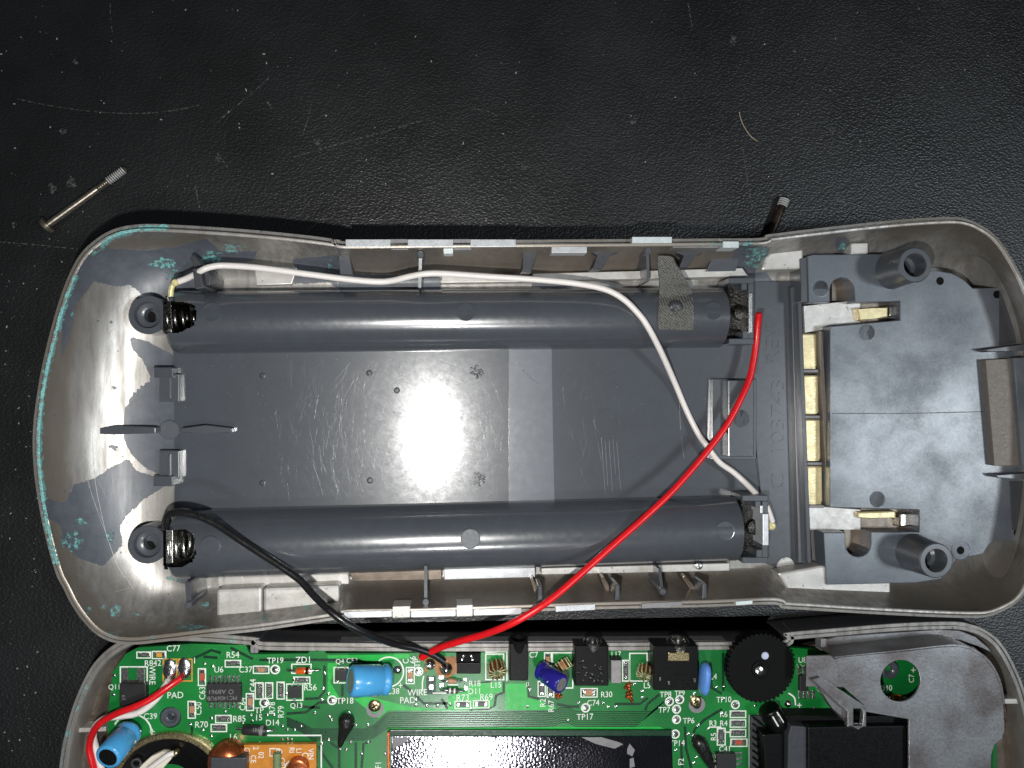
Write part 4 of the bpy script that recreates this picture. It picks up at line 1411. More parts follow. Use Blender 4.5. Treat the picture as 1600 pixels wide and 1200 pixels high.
def smd(x0, y0, x1, y1, kind='smd_dark', outline=True, mark=True):
    """chip part lying in its printed box"""
    if outline:
        frame('printed_box', x0, y0, x1, y1, ZB + 0.005, 1.7, 'silk', pcb)
    vert = (y1 - y0) > (x1 - x0)
    m = 3.2
    a0, b0, a1, b1 = x0 + m, y0 + m, x1 - m, y1 - m
    L = (b1 - b0) if vert else (a1 - a0)
    e = L * 0.27
    if vert:
        body = R4(a0, b0 + e * .8, a1, b1 - e * .8); caps = (R4(a0 - .4, b0, a1 + .4, b0 + e), R4(a0 - .4, b1 - e, a1 + .4, b1))
    else:
        body = R4(a0 + e * .8, b0, a1 - e * .8, b1); caps = (R4(a0, b0 - .4, a0 + e, b1 + .4), R4(a1 - e, b0 - .4, a1, b1 + .4))
    nm = 'chip_resistor' if kind == 'smd_dark' else 'chip_capacitor'
    o = prism(nm, body, ZB - .05, ZB + 0.62, kind, pcb, 0.06, 1)
    for c in caps:
        prism('end_cap', c, ZB - .05, ZB + 0.68, 'solder', o, 0.15, 1)
    if kind == 'smd_dark' and mark:
        cx, cy = (a0 + a1) / 2, (b0 + b1) / 2
        bm = bmesh.new()
        for k in (-1, 0, 1):
            if vert:
                q = R4(a0 + 1.2, cy + k * 2.6 - .7, a1 - 1.2, cy + k * 2.6 + .5)
            else:
                q = R4(cx + k * 2.6 - .7, b0 + 1.2, cx + k * 2.6 + .5, b1 - 1.2)
            add_prism(bm, wp(q, ZB + .64), ZB + .5, ZB + .64)
        bmk('value_print', bm, 'chipmark', o, smooth=False)
    return o
for r in ((351, 1031, 377, 1043), (336, 1117, 362, 1130), (329, 1131, 355, 1144), (458, 1057, 485, 1069), (432, 1065, 445, 1093), (414, 1066, 427, 1092), (398, 1066, 412, 1093), (710, 1095, 736, 1108), (739, 1094, 765, 1107),
          (1140, 1110, 1166, 1122), (1140, 1124, 1166, 1137), (1140, 1139, 1166, 1152), (1120, 1137, 1134, 1165), (840, 1064, 853, 1089), (854, 1066, 866, 1090), (972, 1031, 984, 1065)):
    smd(*r)
for r, k in (((309, 1044, 322, 1072), 'smd_red'), ((293, 1095, 306, 1123), 'smd_tan'), ((384, 1083, 397, 1111), 'smd_tan'), ((395, 1040, 421, 1053), 'smd_tan'), ((634, 1042, 648, 1069), 'smd_tan'), ((907, 1075, 934, 1090), 'smd_tan'),
             ((1141, 1154, 1168, 1167), 'smd_red'), ((237, 1017, 260, 1030), 'smd_orange'), ((213, 1018, 236, 1029), 'smd_dark'), ((850, 1019, 862, 1042), 'smd_tan')):
    smd(*r, kind=k)
for s, x, y, h, rot in (('C77', 271, 1013, 9, 0), ('R842', 239, 1036, 9, 0), ('WIRE', 238, 1055, 9, -90), ('1', 304, 1032, 9, 0), ('Q11', 178, 1074, 9, 0), ('PAD', 274, 1086, 9.5, 0), ('C39', 235, 1119, 9, 0), ('+', 238, 1143, 8, 0),
                        ('C63', 316, 1083, 9, 90), ('C50', 310, 1107, 9, 90), ('R54', 364, 1023, 9.5, 0), ('U6', 342, 1046, 9, 0), ('C37', 384, 1046, 9, 0), ('C44', 395, 1071, 9, 90), ('C64', 379, 1100, 9, 90), ('R85', 374, 1123, 9.5, 0), ('R70', 315, 1132, 9.5, 0), ('L6', 365, 1151, 9, 0),
                        ('D14', 426, 1129, 9, 0), ('TP19', 430, 1032, 9, 0), ('ZD1', 473, 1031, 9.5, 0), ('R56', 485, 1074, 9.5, 0), ('Q13', 463, 1103, 9.5, 0), ('R78', 425, 1106, 9, 90), ('R79', 439, 1112, 9, 90), ('TP', 405, 1110, 9, 0), ('15', 405, 1121, 9, 0), ('TP18', 539, 1095, 9.5, 0), ('Q4', 531, 1034, 9, 0), ('C53', 550, 1032, 8, 0),
                        ('C38', 614, 1080, 9, 0), ('+', 626, 1071, 7, 0), ('C', 634, 1033, 9, 90), ('66', 645, 1031, 9, 90), ('TP', 652, 1036, 9, 90), ('WIRE', 652, 1082, 9.5, 0), ('PAD', 637, 1094, 9.5, 0), ('R18', 742, 1068, 9, 0), ('D11', 741, 1080, 9, 0), ('L15', 775, 1070, 9, 0), ('R73', 723, 1090, 10, 0), ('R69', 760, 1089, 10, 0), ('F1', 591, 1196, 9, 90),
                        ('C7', 834, 1023, 9, 0), ('J3', 824, 1070, 8, 0), ('R2', 848, 1098, 9, 90), ('R67', 861, 1103, 9, 90), ('R30', 948, 1085, 9, 0), ('C74', 927, 1098, 9, 0), ('TP17', 914, 1120, 9.5, 0), ('L17', 963, 1022, 8, 0), ('L5', 1011, 1071, 9, 0), ('L4', 1115, 1057, 9, 0), ('TP8', 1040, 1085, 9, 0), ('TP9', 1062, 1083, 8, 0), ('TP7', 1038, 1109, 9, 0), ('TP6', 1076, 1126, 9, 0),
                        ('TP14', 1058, 1161, 9, 0), ('TP10', 1131, 1093, 9, 0), ('R6', 1131, 1116, 9, 0), ('R4', 1131, 1130, 9, 0), ('R3', 1114, 1130, 9, 0), ('R5', 1115, 1151, 9, 90), ('C41', 1132, 1170, 9, 0), ('F2', 1064, 1190, 9, 90), ('U8', 1254, 1031, 9, 0), ('2', 1193, 1111, 9, 0), ('+', 1249, 1102, 8, 0),
                        ('D10', 1385, 1075, 9, 0), ('C7', 1424, 1060, 9, 90), ('+', 1427, 1047, 8, 0)):
    ink(s, x, y, h, rot)
for x, y in ((430, 1046), (413, 1098), (519, 1094), (654, 1049), (915, 1106), (1046, 1096), (1062, 1093), (1057, 1108), (1057, 1124), (1055, 1147), (1149, 1101)):
    rg = ringflat('test_point', x, y, 5.2, 7.4, ZB + .005, 'silk', pcb)
    lathe('pad', x, y, ZB + 0.1, [(0.85, -0.15), (0.8, 0), (0.4, 0.06), (0, 0.06)], 'solder', rg, 14)
# printed circles and boxes
ringflat('printed_outline', 206, 1146, 27.5, 29.8, ZB + .005, 'silk', pcb, radians(-50), radians(150))
ringflat('printed_outline', 607, 1050, 22, 24.2, ZB + .005, 'silk', pcb, radians(-120), radians(130))
frame('printed_box', 187, 1041, 231, 1092, ZB + .005, 2, 'silk', pcb)
frame('printed_box', 254, 1029, 277, 1065, ZB + .005, 2, 'smd_orange', pcb)
frame('printed_box', 278, 1029, 301, 1065, ZB + .005, 2, 'smd_orange', pcb)
frame('printed_box', 447, 1068, 474, 1095, ZB + .005, 1.8, 'silk', pcb)
frame('printed_box', 521, 1042, 545, 1068, ZB + .005, 1.8, 'silk', pcb)
frame('printed_box', 455, 1037, 487, 1053, ZB + .005, 1.8, 'silk', pcb)
frame('printed_box', 758, 1021, 788, 1063, ZB + .005, 2, 'silk', pcb)
frame('printed_box', 862, 1019, 896, 1076, ZB + .005, 2, 'silk', pcb)
frame('printed_box', 983, 1020, 1012, 1065, ZB + .005, 1.8, 'silk', pcb)
ribbon('printed_line', [(418, 1149), (502, 1149), (502, 1163), (502, 1200)], ZB + .005, 2.2, 'silk', pcb)
ribbon('printed_line', [(758, 1019), (792, 1018), (792, 1064)], ZB + .005, 2.2, 'silk', pcb)
ribbon('printed_line', [(1108, 1136), (1126, 1136), (1134, 1144), (1141, 1144)], ZB + .005, 2, 'silk', pcb)
ribbon('printed_line', [(1171, 1200), (1171, 1117), (1200, 1117)], ZB + .005, 2.2, 'silk', pcb)
ribbon('printed_line', [(662, 1056), (660, 1066), (660, 1080)], ZB + .005, 2, 'silk', pcb)
# solder pads of the short lead pair
for x, y in ((265, 1046), (288, 1044)):
    bm = bmesh.new()
    add_lathe(bm, W(x, y, ZB), [(1.9, -0.05), (1.75, 0.3), (1.2, 0.8), (0.6, 1.0), (0, 1.05)], 16)
    bmesh.ops.scale(bm, vec=(1.05, 1.65, .7), verts=bm.verts, space=Matrix.Translation(-W(x, y, ZB)))
    bmk('solder_pad', bm, 'solder', pcb, 60)
# power transistor
q11 = box('power_transistor', 186, 1069, 228, 1105, ZB, ZB + 1.9, 'chip', pcb, 0.25)
box('metal_tab', 190, 1045, 226, 1071, ZB - .05, ZB + 0.5, 'steel', q11, 0.1)
box('solder_gap', 200, 1044, 214, 1062, ZB + .4, ZB + 0.56, 'board', q11, 0.02)
text('J19', 194, 1090, ZB + 1.9, 6, 90, 'chipmark', q11, 'printed_marking', 0.02)
# dual in line chip
u6 = box('logic_chip', 322, 1069, 376, 1098, ZB + .15, ZB + 1.7, 'chip', pcb, 0.25)
for i in range(7):
    x = 327 + i * 7
    for y0, y1 in ((1056, 1070), (1097, 1107)):
        box('pin', x, y0, x + 4, y1, ZB - .05, ZB + 0.75, 'solder', u6, 0.12)
text('MC14069UB', 347, 1091, ZB + 1.7, 6.5, 180, 'chipmark', u6, 'printed_marking', 0.03, 44)
text('A8961', 340, 1081, ZB + 1.7, 6.5, 180, 'chipmark', u6, 'printed_marking', 0.03, 25)
ringflat('maker_emblem', 361, 1081, 2.6, 3.6, ZB + 1.7, 'chipmark', u6, th=0.03)
# transistors
for n_, (x0, y0, x1, y1), pins in (('transistor', (450, 1074, 470, 1091), ((453, 1070), (464, 1070), (458, 1090))), ('transistor', (524, 1047, 543, 1064), ((526, 1043), (537, 1043), (526, 1062)))):
    t = box(n_, x0, y0, x1, y1, ZB, ZB + 1.1, 'chip', pcb, 0.2)
    for x, y in pins:
        box('pin', x, y, x + 4, y + 6, ZB - .05, ZB + .4, 'solder', t, 0.1)
# zener diode
def axial(name, x0, y0, x1, y1, rb, mat, band=None, lead=14):
    a, b = W(x0, y0, ZB + rb), W(x1, y1, ZB + rb)
    d = (b - a).normalized()
    L = (b - a).length
    bm = bmesh.new()
    add_lathe(bm, a, [(0, 0), (rb * .8, 0), (rb, rb * .3), (rb, L - rb * .3), (rb * .8, L), (0, L)], 16, d)
    o = bmk(name, bm, mat, pcb)
    bm = bmesh.new()
    k = lead * mmpx(ZB)
    add_tube(bm, [a - d * k + Vector((0, 0, -rb)), a - d * k * .8 + Vector((0, 0, -rb * .2)), a + d * .1, b - d * .1, b + d * k * .8 + Vector((0, 0, -rb * .2)), b + d * k + Vector((0, 0, -rb))], 0.3, 8)
    bmk('lead', bm, 'solder', o, 60)
    for t0, t1, mt in (band or ()):
        bm = bmesh.new()
        add_lathe(bm, a, [(rb * 1.03, L * t0), (rb * 1.05, L * t0 + .02), (rb * 1.05, L * t1 - .02), (rb * 1.03, L * t1)], 16, d)
        bmk('colour_band', bm, mt, o)
    return o
axial('zener_diode', 463, 1048, 483, 1048, 0.95, 'glass_orange', ((.75, .95, 'blackmatte'),), 16)
d14 = axial('diode', 379, 1140, 417, 1142, 1.35, 'chip', ((.72, .86, 'chipmark'),), 12)
text('N1', 400, 1140, ZB + 2.72, 6, 180, 'chipmark', d14, 'printed_marking', 0.03)
axial('diode', 1392, 1089, 1410, 1090, 0.8, 'glass_orange', ((.1, .3, 'smd_orange'), (.6, .8, 'smd_orange')), 8)
# electrolytic capacitors
def electro(x0, y0, x1, y1, r, z, mat, endmat, groove=0.82, label='electrolytic_capacitor', dz=0.0):
    a, b = W(x0, y0, z), W(x1, y1, z + dz)
    d = (b - a).normalized()
    L = (b - a).length
    bm = bmesh.new()
    g = L * groove
    add_lathe(bm, a, [(r * .72, 0.12), (r * .74, 0), (r * .88, 0), (r, r * .14), (r, g - .7), (r * .9, g - .2), (r * .9, g + .2), (r, g + .8), (r, L - r * .12), (r * .9, L), (0, L)], 36, d)
    o = bmk(label, bm, mat, pcb, 50)
    bm = bmesh.new()
    add_lathe(bm, a, [(r * .73, 0.25), (r * .70, 0.1), (0, 0.08)], 30, d)
    bmk('can_end', bm, endmat, o)
    return o, a, d, L
c38, a, d, L = electro(547, 1064, 606, 1062, 4.15, ZB + 8.6, 'blue', 'alu', dz=-4.4)
text('Rubycon', 578, 1078, ZB + 8.9, 6, 2, 'darkmark', c38, 'printed_marking', 0.6, 32, 0.35)
lathe('solder_joint', 621, 1048, ZB + .6, [(1.3, -.65), (.9, -.2), (.4, 0.1), (0, .15)], 'solder', pcb, 14)
c39, a, d, L = electro(168, 1184, 203, 1143, 3.4, ZB + 13.5, 'blue', 'pit', 0.8, dz=-9.5)
def on_can(s, t, off, hh, wpx, c0, a, d, L, r, mat):
    """lettering wrapped on the top of a can: place along axis at fraction t"""
    p = a + d * (L * t)
    side = Vector((-d.y, d.x, 0))
    q = p + side * off
    zz = a.z + d.z * L * t + math.sqrt(max(0.01, r * r - off * off))
    px, py = PXV((q.x, q.y, zz))
    return text(s, px, py, zz - .25, hh, math.degrees(atan2(d.y, d.x)), mat, c0, 'printed_marking', 0.35, wpx)
on_can('M-70', .45, 0.7, 6, 24, c39, a, d, L, 3.6, 'darkmark')
on_can('85C', .5, -1.4, 5, 20, c39, a, d, L, 3.6, 'darkmark')
nv, a, d, L = electro(878, 1070, 845, 1047, 2.7, ZB + 9.8, 'navy', 'alu', 0.8, dz=-6.6)
on_can('25V', .5, 0.3, 6, 18, nv, a, d, L, 2.9, 'palemark')
# dipped ceramic capacitor
bm = bmesh.new()
add_lathe(bm, W(1101, 1060, ZB + 3.5), [(0, -4.6), (1.1, -4.2), (1.5, -2.5), (1.55, 0), (1.55, 2.2), (1.2, 3.8), (0.5, 4.5), (0, 4.6)], 18, (0.06, 1, 0.05))
bmesh.ops.scale(bm, vec=(1, 1, 1.9), verts=bm.verts, space=Matrix.Translation(-W(1101, 1060, ZB + 3.5)))
bmk('ceramic_capacitor', bm, 'blob_blue', pcb, 60)
# wound ferrite coils
def toroid(px, py, R, r, h, tilt, z0=0.2):
    c = W(px, py, ZB + z0 + h / 2)
    rot = Matrix.Rotation(tilt[0], 3, 'X') @ Matrix.Rotation(tilt[1], 3, 'Y')
    bm = bmesh.new()
    add_lathe(bm, Vector((0, 0, 0)), [(r, -h / 2), (R, -h / 2), (R, h / 2), (r, h / 2), (r, -h / 2)], 28)
    for v in bm.verts:
        v.co = rot @ v.co + c
    o = bmk('ferrite_coil', bm, 'copper', pcb)
    bm = bmesh.new()
    for i in range(12):
        a = i * 2 * pi / 12
        e = Vector((cos(a), sin(a), 0))
        e2 = Vector((cos(a + .25), sin(a + .25), 0))
        hh = h / 2 + .25
        P = [e * (r - .25) - Vector((0, 0, hh)), e * (R + .25) - Vector((0, 0, hh)), e * (R + .25) + Vector((0, 0, hh)), e2 * (r - .25) + Vector((0, 0, hh)), e2 * (r - .25) - Vector((0, 0, hh))]
        add_tube(bm, [rot @ p + c for p in P], 0.24, 6)
    bmk('wire_winding', bm, 'coilwire', o, 60)
    return o
toroid(776, 1046, 2.3, 1.1, 2.6, (0.45, 0.1))
toroid(880, 1040, 2.0, 0.9, 2.2, (1.0, 0.5))
toroid(1008, 1050, 2.1, 1.0, 2.2, (0.6, -0.3))
for px, py in ((981, 1075), (983, 1088), (873, 1085)):
    bm = bmesh.new()
    c = W(px, py, ZB)
    for i in range(9):
        add_lathe(bm, c + Vector((rnd.uniform(-.8, .8), rnd.uniform(-1.4, 1.4), 0)), [(.55, -.1), (.5, .5), (.25, .9), (0, 1.0)], 8)
    bmk('wire_stub', bm, 'copper', pcb, 60)
# joints where the battery leads land
lathe('solder_joint', 672, 1040, ZB + 1.2, [(1.7, -1.25), (1.5, -.5), (1.0, 0), (.6, -.3), (0, -.4)], 'solder', pcb, 18)
bm = bmesh.new()
add_lathe(bm, W(697, 1045, ZB), [(2.0, -.05), (1.7, .5), (.9, 1.4), (.3, 1.9), (0, 1.95)], 16)
bmk('solder_joint', bm, 'solder', pcb, 60)
prism('flux_residue', [(662, 1030), (685, 1026), (720, 1026), (716, 1050), (700, 1060), (682, 1056), (678, 1036), (664, 1054)], ZB - .05, ZB + 0.12, 'flux', pcb, 0.05)
sw = box('slide_connector', 714, 1036, 751, 1053, ZB, ZB + 3.0, 'black', pcb, 0.2)
box('connector_back', 713, 1021, 751, 1037, ZB, ZB + 2.2, 'blackmatte', sw, 0.15)
for x, y in ((724, 1025), (736, 1025), (722, 1031), (738, 1031)):
    lathe('pin', x, y, ZB + 2.6, [(.55, -.8), (.5, -.1), (.25, 0.1), (0, .1)], 'solder', sw, 10)
# small part cluster under it
prism('bare_area', R4(667, 1056, 681, 1083), ZB - .05, ZB + .015, 'board_dark', pcb, 0)
for x0, y0, x1, y1 in ((670, 1058, 678, 1064), (670, 1070, 678, 1078), (685, 1056, 694, 1062), (686, 1068, 694, 1074), (724, 1060, 730, 1065), (725, 1072, 731, 1079)):
    box('solder_pad', x0, y0, x1, y1, ZB - .05, ZB + .25, 'solder', pcb, 0.1)
axial('diode', 700, 1064, 712, 1064, 0.7, 'smd_tan', None, 10)
axial('diode', 698, 1079, 716, 1080, 0.75, 'smd_dark', ((.2, .35, 'silk'), (.6, .75, 'silk')), 10)
ribbon('printed_line', [(676, 1083), (697, 1083)], ZB + .005, 2, 'silk', pcb)
ribbon('printed_line', [(700, 1070), (716, 1070)], ZB + .005, 2, 'silk', pcb)
# jacks along the top edge
def jack(x0, y0, x1, y1, cx, rpx, mat='black', h=7.0, barrel='steel'):
    o = box('jack_socket', x0, y0, x1, y1, ZB, ZB + h, mat, pcb, 0.3)
    bm = bmesh.new()
    c = W(cx, y0 + 8, ZB + 2.6)
    k = rpx * mmpx(ZB + 3)
    add_lathe(bm, c, [(k * 1.05, -2), (k * 1.05, 3.2), (k * 0.9, 3.5), (k * .72, 3.5), (k * .68, 1.2), (0, 1.2)], 24, (0, 1, 0.25))
    bmk('jack_barrel', bm, barrel, o)
    return o
jack(796, 1006, 825, 1064, 810, 13, 'black', 5.0, 'blackmatte')
j2 = jack(898, 1009, 951, 1072, 925, 14, 'black', 5.5, 'steel')
bm = bmesh.new()
for i in range(24):
    c = W(rnd.uniform(904, 946), rnd.uniform(1030, 1066), ZB + 5.5)
    add_lathe(bm, c, [(.7, -.4), (.5, .05), (0, .12)], 8)
g_ = bmk('sealant', bm, 'glue', j2, 60)
g_['kind'] = 'stuff'
j3 = jack(1021, 1009, 1091, 1079, 1058, 17, 'black', 6.0, 'steel')
box('gold_contact', 1044, 1020, 1077, 1033, ZB + 5.9, ZB + 6.5, 'brass', j3, 0.15)
box('key_hole', 1052, 1040, 1068, 1056, ZB + 5.8, ZB + 6.06, 'blackmatte', j3, 0.05)
for x, y in ((1030, 1058), (1044, 1064), (1084, 1060)):
    box('pin', x, y, x + 3, y + 6, ZB + 5.8, ZB + 6.3, 'solder', j3, 0.05)
fb = box('ferrite_bead', 955, 1032, 971, 1068, ZB, ZB + 2.6, 'alu', pcb, 0.2)
box('bead_end', 955, 1028, 971, 1033, ZB, ZB + 2.2, 'black', fb, 0.1)
# volume wheel
bm = bmesh.new()
c = W(1189, 1044, ZB + 5)
N = 44
ringv = []
R0 = 56 * mmpx(ZB + 5)
pts = []
for i in range(N):
    for da, rr in ((-.3, R0), (.15, R0), (.3, R0 - .55), (.5, R0 - .55)):
        a = (i + da) * 2 * pi / N
        pts.append(Vector((c.x + rr * cos(a), c.y + rr * sin(a))))
add_prism(bm, pts, ZB + 2.2, ZB + 5)
wh = bmk('volume_wheel', bm, 'wheel', pcb, 30)
lathe('wheel_hub', 1189, 1047, ZB + 5.5, [(2.6, -.8), (2.5, -.15), (2.0, 0), (1.3, -.25), (0, -.25)], 'wheel', wh, 20)
lathe('rivet', 1187, 1048, ZB + 6.0, [(1.35, -.8), (1.2, 0), (.6, .2), (0, .2)], 'solder', wh, 16)
lathe('rivet', 1196, 1025, ZB + 5.2, [(1.2, -.3), (.9, 0.1), (0, .15)], 'palemark', wh, 12)
box('wheel_base', 1160, 1018, 1216, 1072, ZB - .02, ZB + 2.0, 'black', wh, 0.3)
ribbon('printed_line', [(1232, 1083), (1241, 1090), (1243, 1102)], ZB + .005, 2.2, 'silk', pcb, 0.03, True)
# parts by the shield
chp = box('driver_chip', 1250, 1056, 1263, 1080, ZB, ZB + 1.4, 'chip', pcb, 0.2)
for i in range(2):
    box('pin', 1247 + i * 7, 1040, 1252 + i * 7, 1054, ZB - .05, ZB + .7, 'solder', chp, 0.12)
for i in range(4):
    box('pin', 1248 + i * 7, 1079, 1253 + i * 7, 1092, ZB - .05, ZB + .6, 'solder', chp, 0.12)
lathe('solder_joint', 1233, 1101, ZB + .6, [(1.2, -.65), (.8, -.1), (.4, 0.2), (0, .25)], 'solder', pcb, 14)
ct, a, d, L = electro(1218, 1136, 1200, 1106, 3.2, ZB + 3.4, 'black', 'pit', 0.8)
for o_, t0 in ((0.6, .5), (-1.2, .55)):
    p = a + d * L * .35 + Vector((-d.y, d.x, 0)) * o_
    z = a.z + math.sqrt(3.2 ** 2 - o_ ** 2) + .02
    bm = bmesh.new()
    add_ribbon(bm, [Vector((p.x, p.y, z)), Vector((p.x + d.x * L * t0, p.y + d.y * L * t0, z))], 0.4, z - .25, z)
    bmk('printed_line', bm, 'silk', ct, smooth=False)
box('crystal', 1264, 1111, 1304, 1116, ZB, ZB + 1.0, 'steel', pcb, 0.2)
bc = box('logic_chip', 1120, 1178, 1150, 1206, ZB + .1, ZB + 1.7, 'chip', pcb, 0.25)
for i in range(3):
    box('pin', 1108, 1180 + i * 8, 1121, 1184 + i * 8, ZB - .05, ZB + .7, 'solder', bc, 0.12)
    box('pin', 1149, 1176 + i * 8, 1160, 1180 + i * 8, ZB - .05, ZB + .7, 'solder', bc, 0.12)
# glue drops
def gluedrop(pts):
    bm = bmesh.new()
    P = catmull([W(x, y, ZB + h) for x, y, h, r in pts], 6)
    rr = []
    for i in range(len(P)):
        t = i / (len(P) - 1) * (len(pts) - 1)
        k = min(int(t), len(pts) - 2)
        rr.append(pts[k][3] + (pts[k + 1][3] - pts[k][3]) * (t - k))
    add_tube(bm, P, rr, 14)
    return bmk('glue_drop', bm, 'glue', pcb, 80)
gluedrop([(541, 1114, .3, .8), (541, 1122, .6, 2.2), (541, 1132, .6, 2.3), (537, 1145, .4, 1.5), (533, 1158, .3, 1.0), (531, 1167, .2, .5)])
gluedrop([(1086, 1150, .3, .9), (1091, 1158, .6, 2.2), (1097, 1168, .6, 2.1), (1104, 1182, .5, 1.7), (1112, 1198, .3, 1.0)])
# amber daughter board
ab = prism('inverter_board', [(381, 1164), (494, 1163), (494, 1290), (381, 1290)], ZB + .6, ZB + 2.0, 'amber_board', pcb, 0.08)
for s, x, y, h, rot in (('GND', 386, 1180, 8, -90), ('2', 400, 1169, 8, -90), ('CE', 396, 1186, 8, -90), ('02', 408, 1180, 8, -90), ('C', 436, 1174, 10, -90), ('RI', 456, 1172, 8, -90), ('LI', 467, 1173, 8, -90), ('C', 477, 1180, 10, -90), ('VIN', 486, 1178, 8, -90), ('C01', 441, 1192, 8, -90)):
    text(s, x, y, ZB + 2.0, h, rot, 'silk', ab, 'printed_marking', 0.03)
frame('printed_box', 421, 1169, 437, 1182, ZB + 2.0, 1.5, 'silk', ab)
ringflat('printed_outline', 463, 1205, 18, 20, ZB + 2.0, 'silk', ab)
bm = bmesh.new()
add_lathe(bm, W(433, 1176, ZB + 3.2), [(0, 0), (1.0, 0.1), (1.2, .8), (1.0, 1.6), (1.2, 2.4), (1.0, 3.2), (1.2, 4.2), (0, 5)], 14, (0, -1, 0))
bmk('banded_resistor', bm, 'ferrite', ab)
lathe('coil', 463, 1206, ZB + 5, [(3.0, -3), (3.0, -.2), (2.6, 0), (1.2, 0), (1.0, -.5), (0, -.5)], 'copper', ab, 24)
# choke coil
bm = bmesh.new()
add_lathe(bm, W(352, 1192, ZB + 4), [(5.0, -4), (5.2, -1), (4.9, -.2), (4.2, 1.2), (2.2, 1.9), (0, 2.0)], 26)
ck = bmk('choke_coil', bm, 'copper', pcb, 60)
box('choke_cap', 328, 1184, 384, 1230, ZB + 3, ZB + 6.1, 'plastic_dark', ck, 0.4)

# cartridge connector on the board
cc = prism('cartridge_connector', [(1262, 1136), (1450, 1133), (1452, 1250), (1262, 1250)], ZB, ZB + 9, 'black', pcb, 0.5)
prism('connector_step', [(1347, 1119), (1428, 1118), (1446, 1134), (1347, 1136)], ZB, ZB + 7, 'black', cc, 0.3)
prism('connector_step', [(1192, 1148), (1226, 1146), (1226, 1250), (1198, 1250)], ZB, ZB + 6, 'black', cc, 0.4)
prism('connector_step', [(1236, 1134), (1262, 1136), (1262, 1250), (1230, 1250), (1232, 1150)], ZB, ZB + 8, 'plastic_dark', cc, 0.4)
prism('connector_back', [(1224, 1118), (1346, 1118), (1346, 1137), (1236, 1137)], ZB, ZB + 5, 'blackmatte', cc, 0.3)
for i in range(10):
    y = 1122 + i * 10.5
    prism('connector_pin', [(1176, y), (1180, y), (1194, y + 12), (1190, y + 12)], ZB, ZB + 2.2, 'blackmatte', cc, 0.1, 1)
prism('pin_bed', [(1173, 1119), (1192, 1119), (1198, 1250), (1173, 1250)], ZB - .04, ZB + 1.1, 'plastic_dark', cc, 0.1)

# ------------------------------------------------------------------ display backing
lcd = thing('display_module', 'mirror-bright silver display backing set in the green board', 'display', W(830, 1250, ZB))
prism('mirror_sheet', [(612, 1151), (1050, 1151), (1056, 1400), (606, 1400)], ZB, ZB + 1.3, 'lcd', lcd, 0.1)
prism('top_rail', [(609, 1141), (1050, 1141), (1050, 1151), (609, 1151)], ZB, ZB + 0.9, 'board_dark', lcd, 0.15)
for pts in ([(908, 1152), (940, 1152), (968, 1160), (974, 1163), (960, 1170), (930, 1162)], [(980, 1170), (984, 1162), (992, 1172), (988, 1182), (980, 1178)], [(984, 1186), (990, 1184), (992, 1198), (984, 1200)], [(613, 1153), (642, 1152), (628, 1164), (613, 1170)]):
    prism('torn_film', pts, ZB + 1.25, ZB + 1.42, 'grimy', lcd, 0.03, 1)
prism('side_rail', [(605, 1146), (609, 1142), (609, 1400), (604, 1400)], ZB, ZB + 1.6, 'copper', lcd, 0.1)

# ------------------------------------------------------------------ metal shield plate
sh = thing('shield_plate', 'bent tinned metal shield plate with a round hole on the board', 'metal plate', W(1450, 1150, ZB))
SP = [(1260, 1025), (1298, 1024), (1304, 1030), (1312, 1027), (1400, 1019), (1470, 1011), (1496, 1010), (1516, 1014), (1538, 1027), (1553, 1046), (1563, 1070), (1568, 1100), (1570, 1140), (1566, 1154), (1554, 1164), (1549, 1180), (1548, 1260), (1420, 1260), (1420, 1124), (1350, 1112), (1350, 1102), (1318, 1074), (1260, 1073)]
ZS = ZB + 10.5
plate('plate', [wp(SP, ZS), circ(1407, 1064, 34, ZS, 40)], ZS - 0.7, ZS, 'shield', sh, 0.15)
def skirt(pts, z0, z1, mat, nm):
    bm = bmesh.new()
    P = [W(x, y, z1) for x, y in pts]
    P = catmull(P, 4)
    # outward wall of sheet metal
    for p, q in zip(P[:-1], P[1:]):
        pass
    L = []
    for i, p in enumerate(P):
        t = (P[min(i + 1, len(P) - 1)] - P[max(i - 1, 0)]).normalized()
        nn_ = Vector((-t.y, t.x, 0))
        L.append((p + nn_ * .3, p - nn_ * .3))
    rows = [[bm.verts.new((a_.x, a_.y, z1)), bm.verts.new((b_.x, b_.y, z1)), bm.verts.new((b_.x, b_.y, z0)), bm.verts.new((a_.x, a_.y, z0))] for a_, b_ in L]
    for r0, r1 in zip(rows[:-1], rows[1:]):
        for k in range(4):
            bm.faces.new((r0[k], r0[(k + 1) % 4], r1[(k + 1) % 4], r1[k]))
    bm.faces.new(rows[0]); bm.faces.new(rows[-1][::-1])
    return bmk(nm, bm, mat, sh)
skirt([(1304, 1028), (1400, 1018), (1470, 1010), (1497, 1009), (1518, 1014), (1540, 1028), (1554, 1046), (1564, 1070), (1569, 1100)], ZB, ZS - .3, 'shield', 'folded_edge')
prism('folded_edge', [(1290, 999), (1308, 994), (1470, 984), (1500, 985), (1525, 995), (1545, 1012), (1552, 1022), (1535, 1012), (1500, 998), (1468, 996), (1310, 1006), (1292, 1012)], 11, 13.6, 'shield', sh, 0.25)
box('folded_tab', 1283, 998, 1291, 1018, 11, 14.5, 'grimy', sh, 0.2)
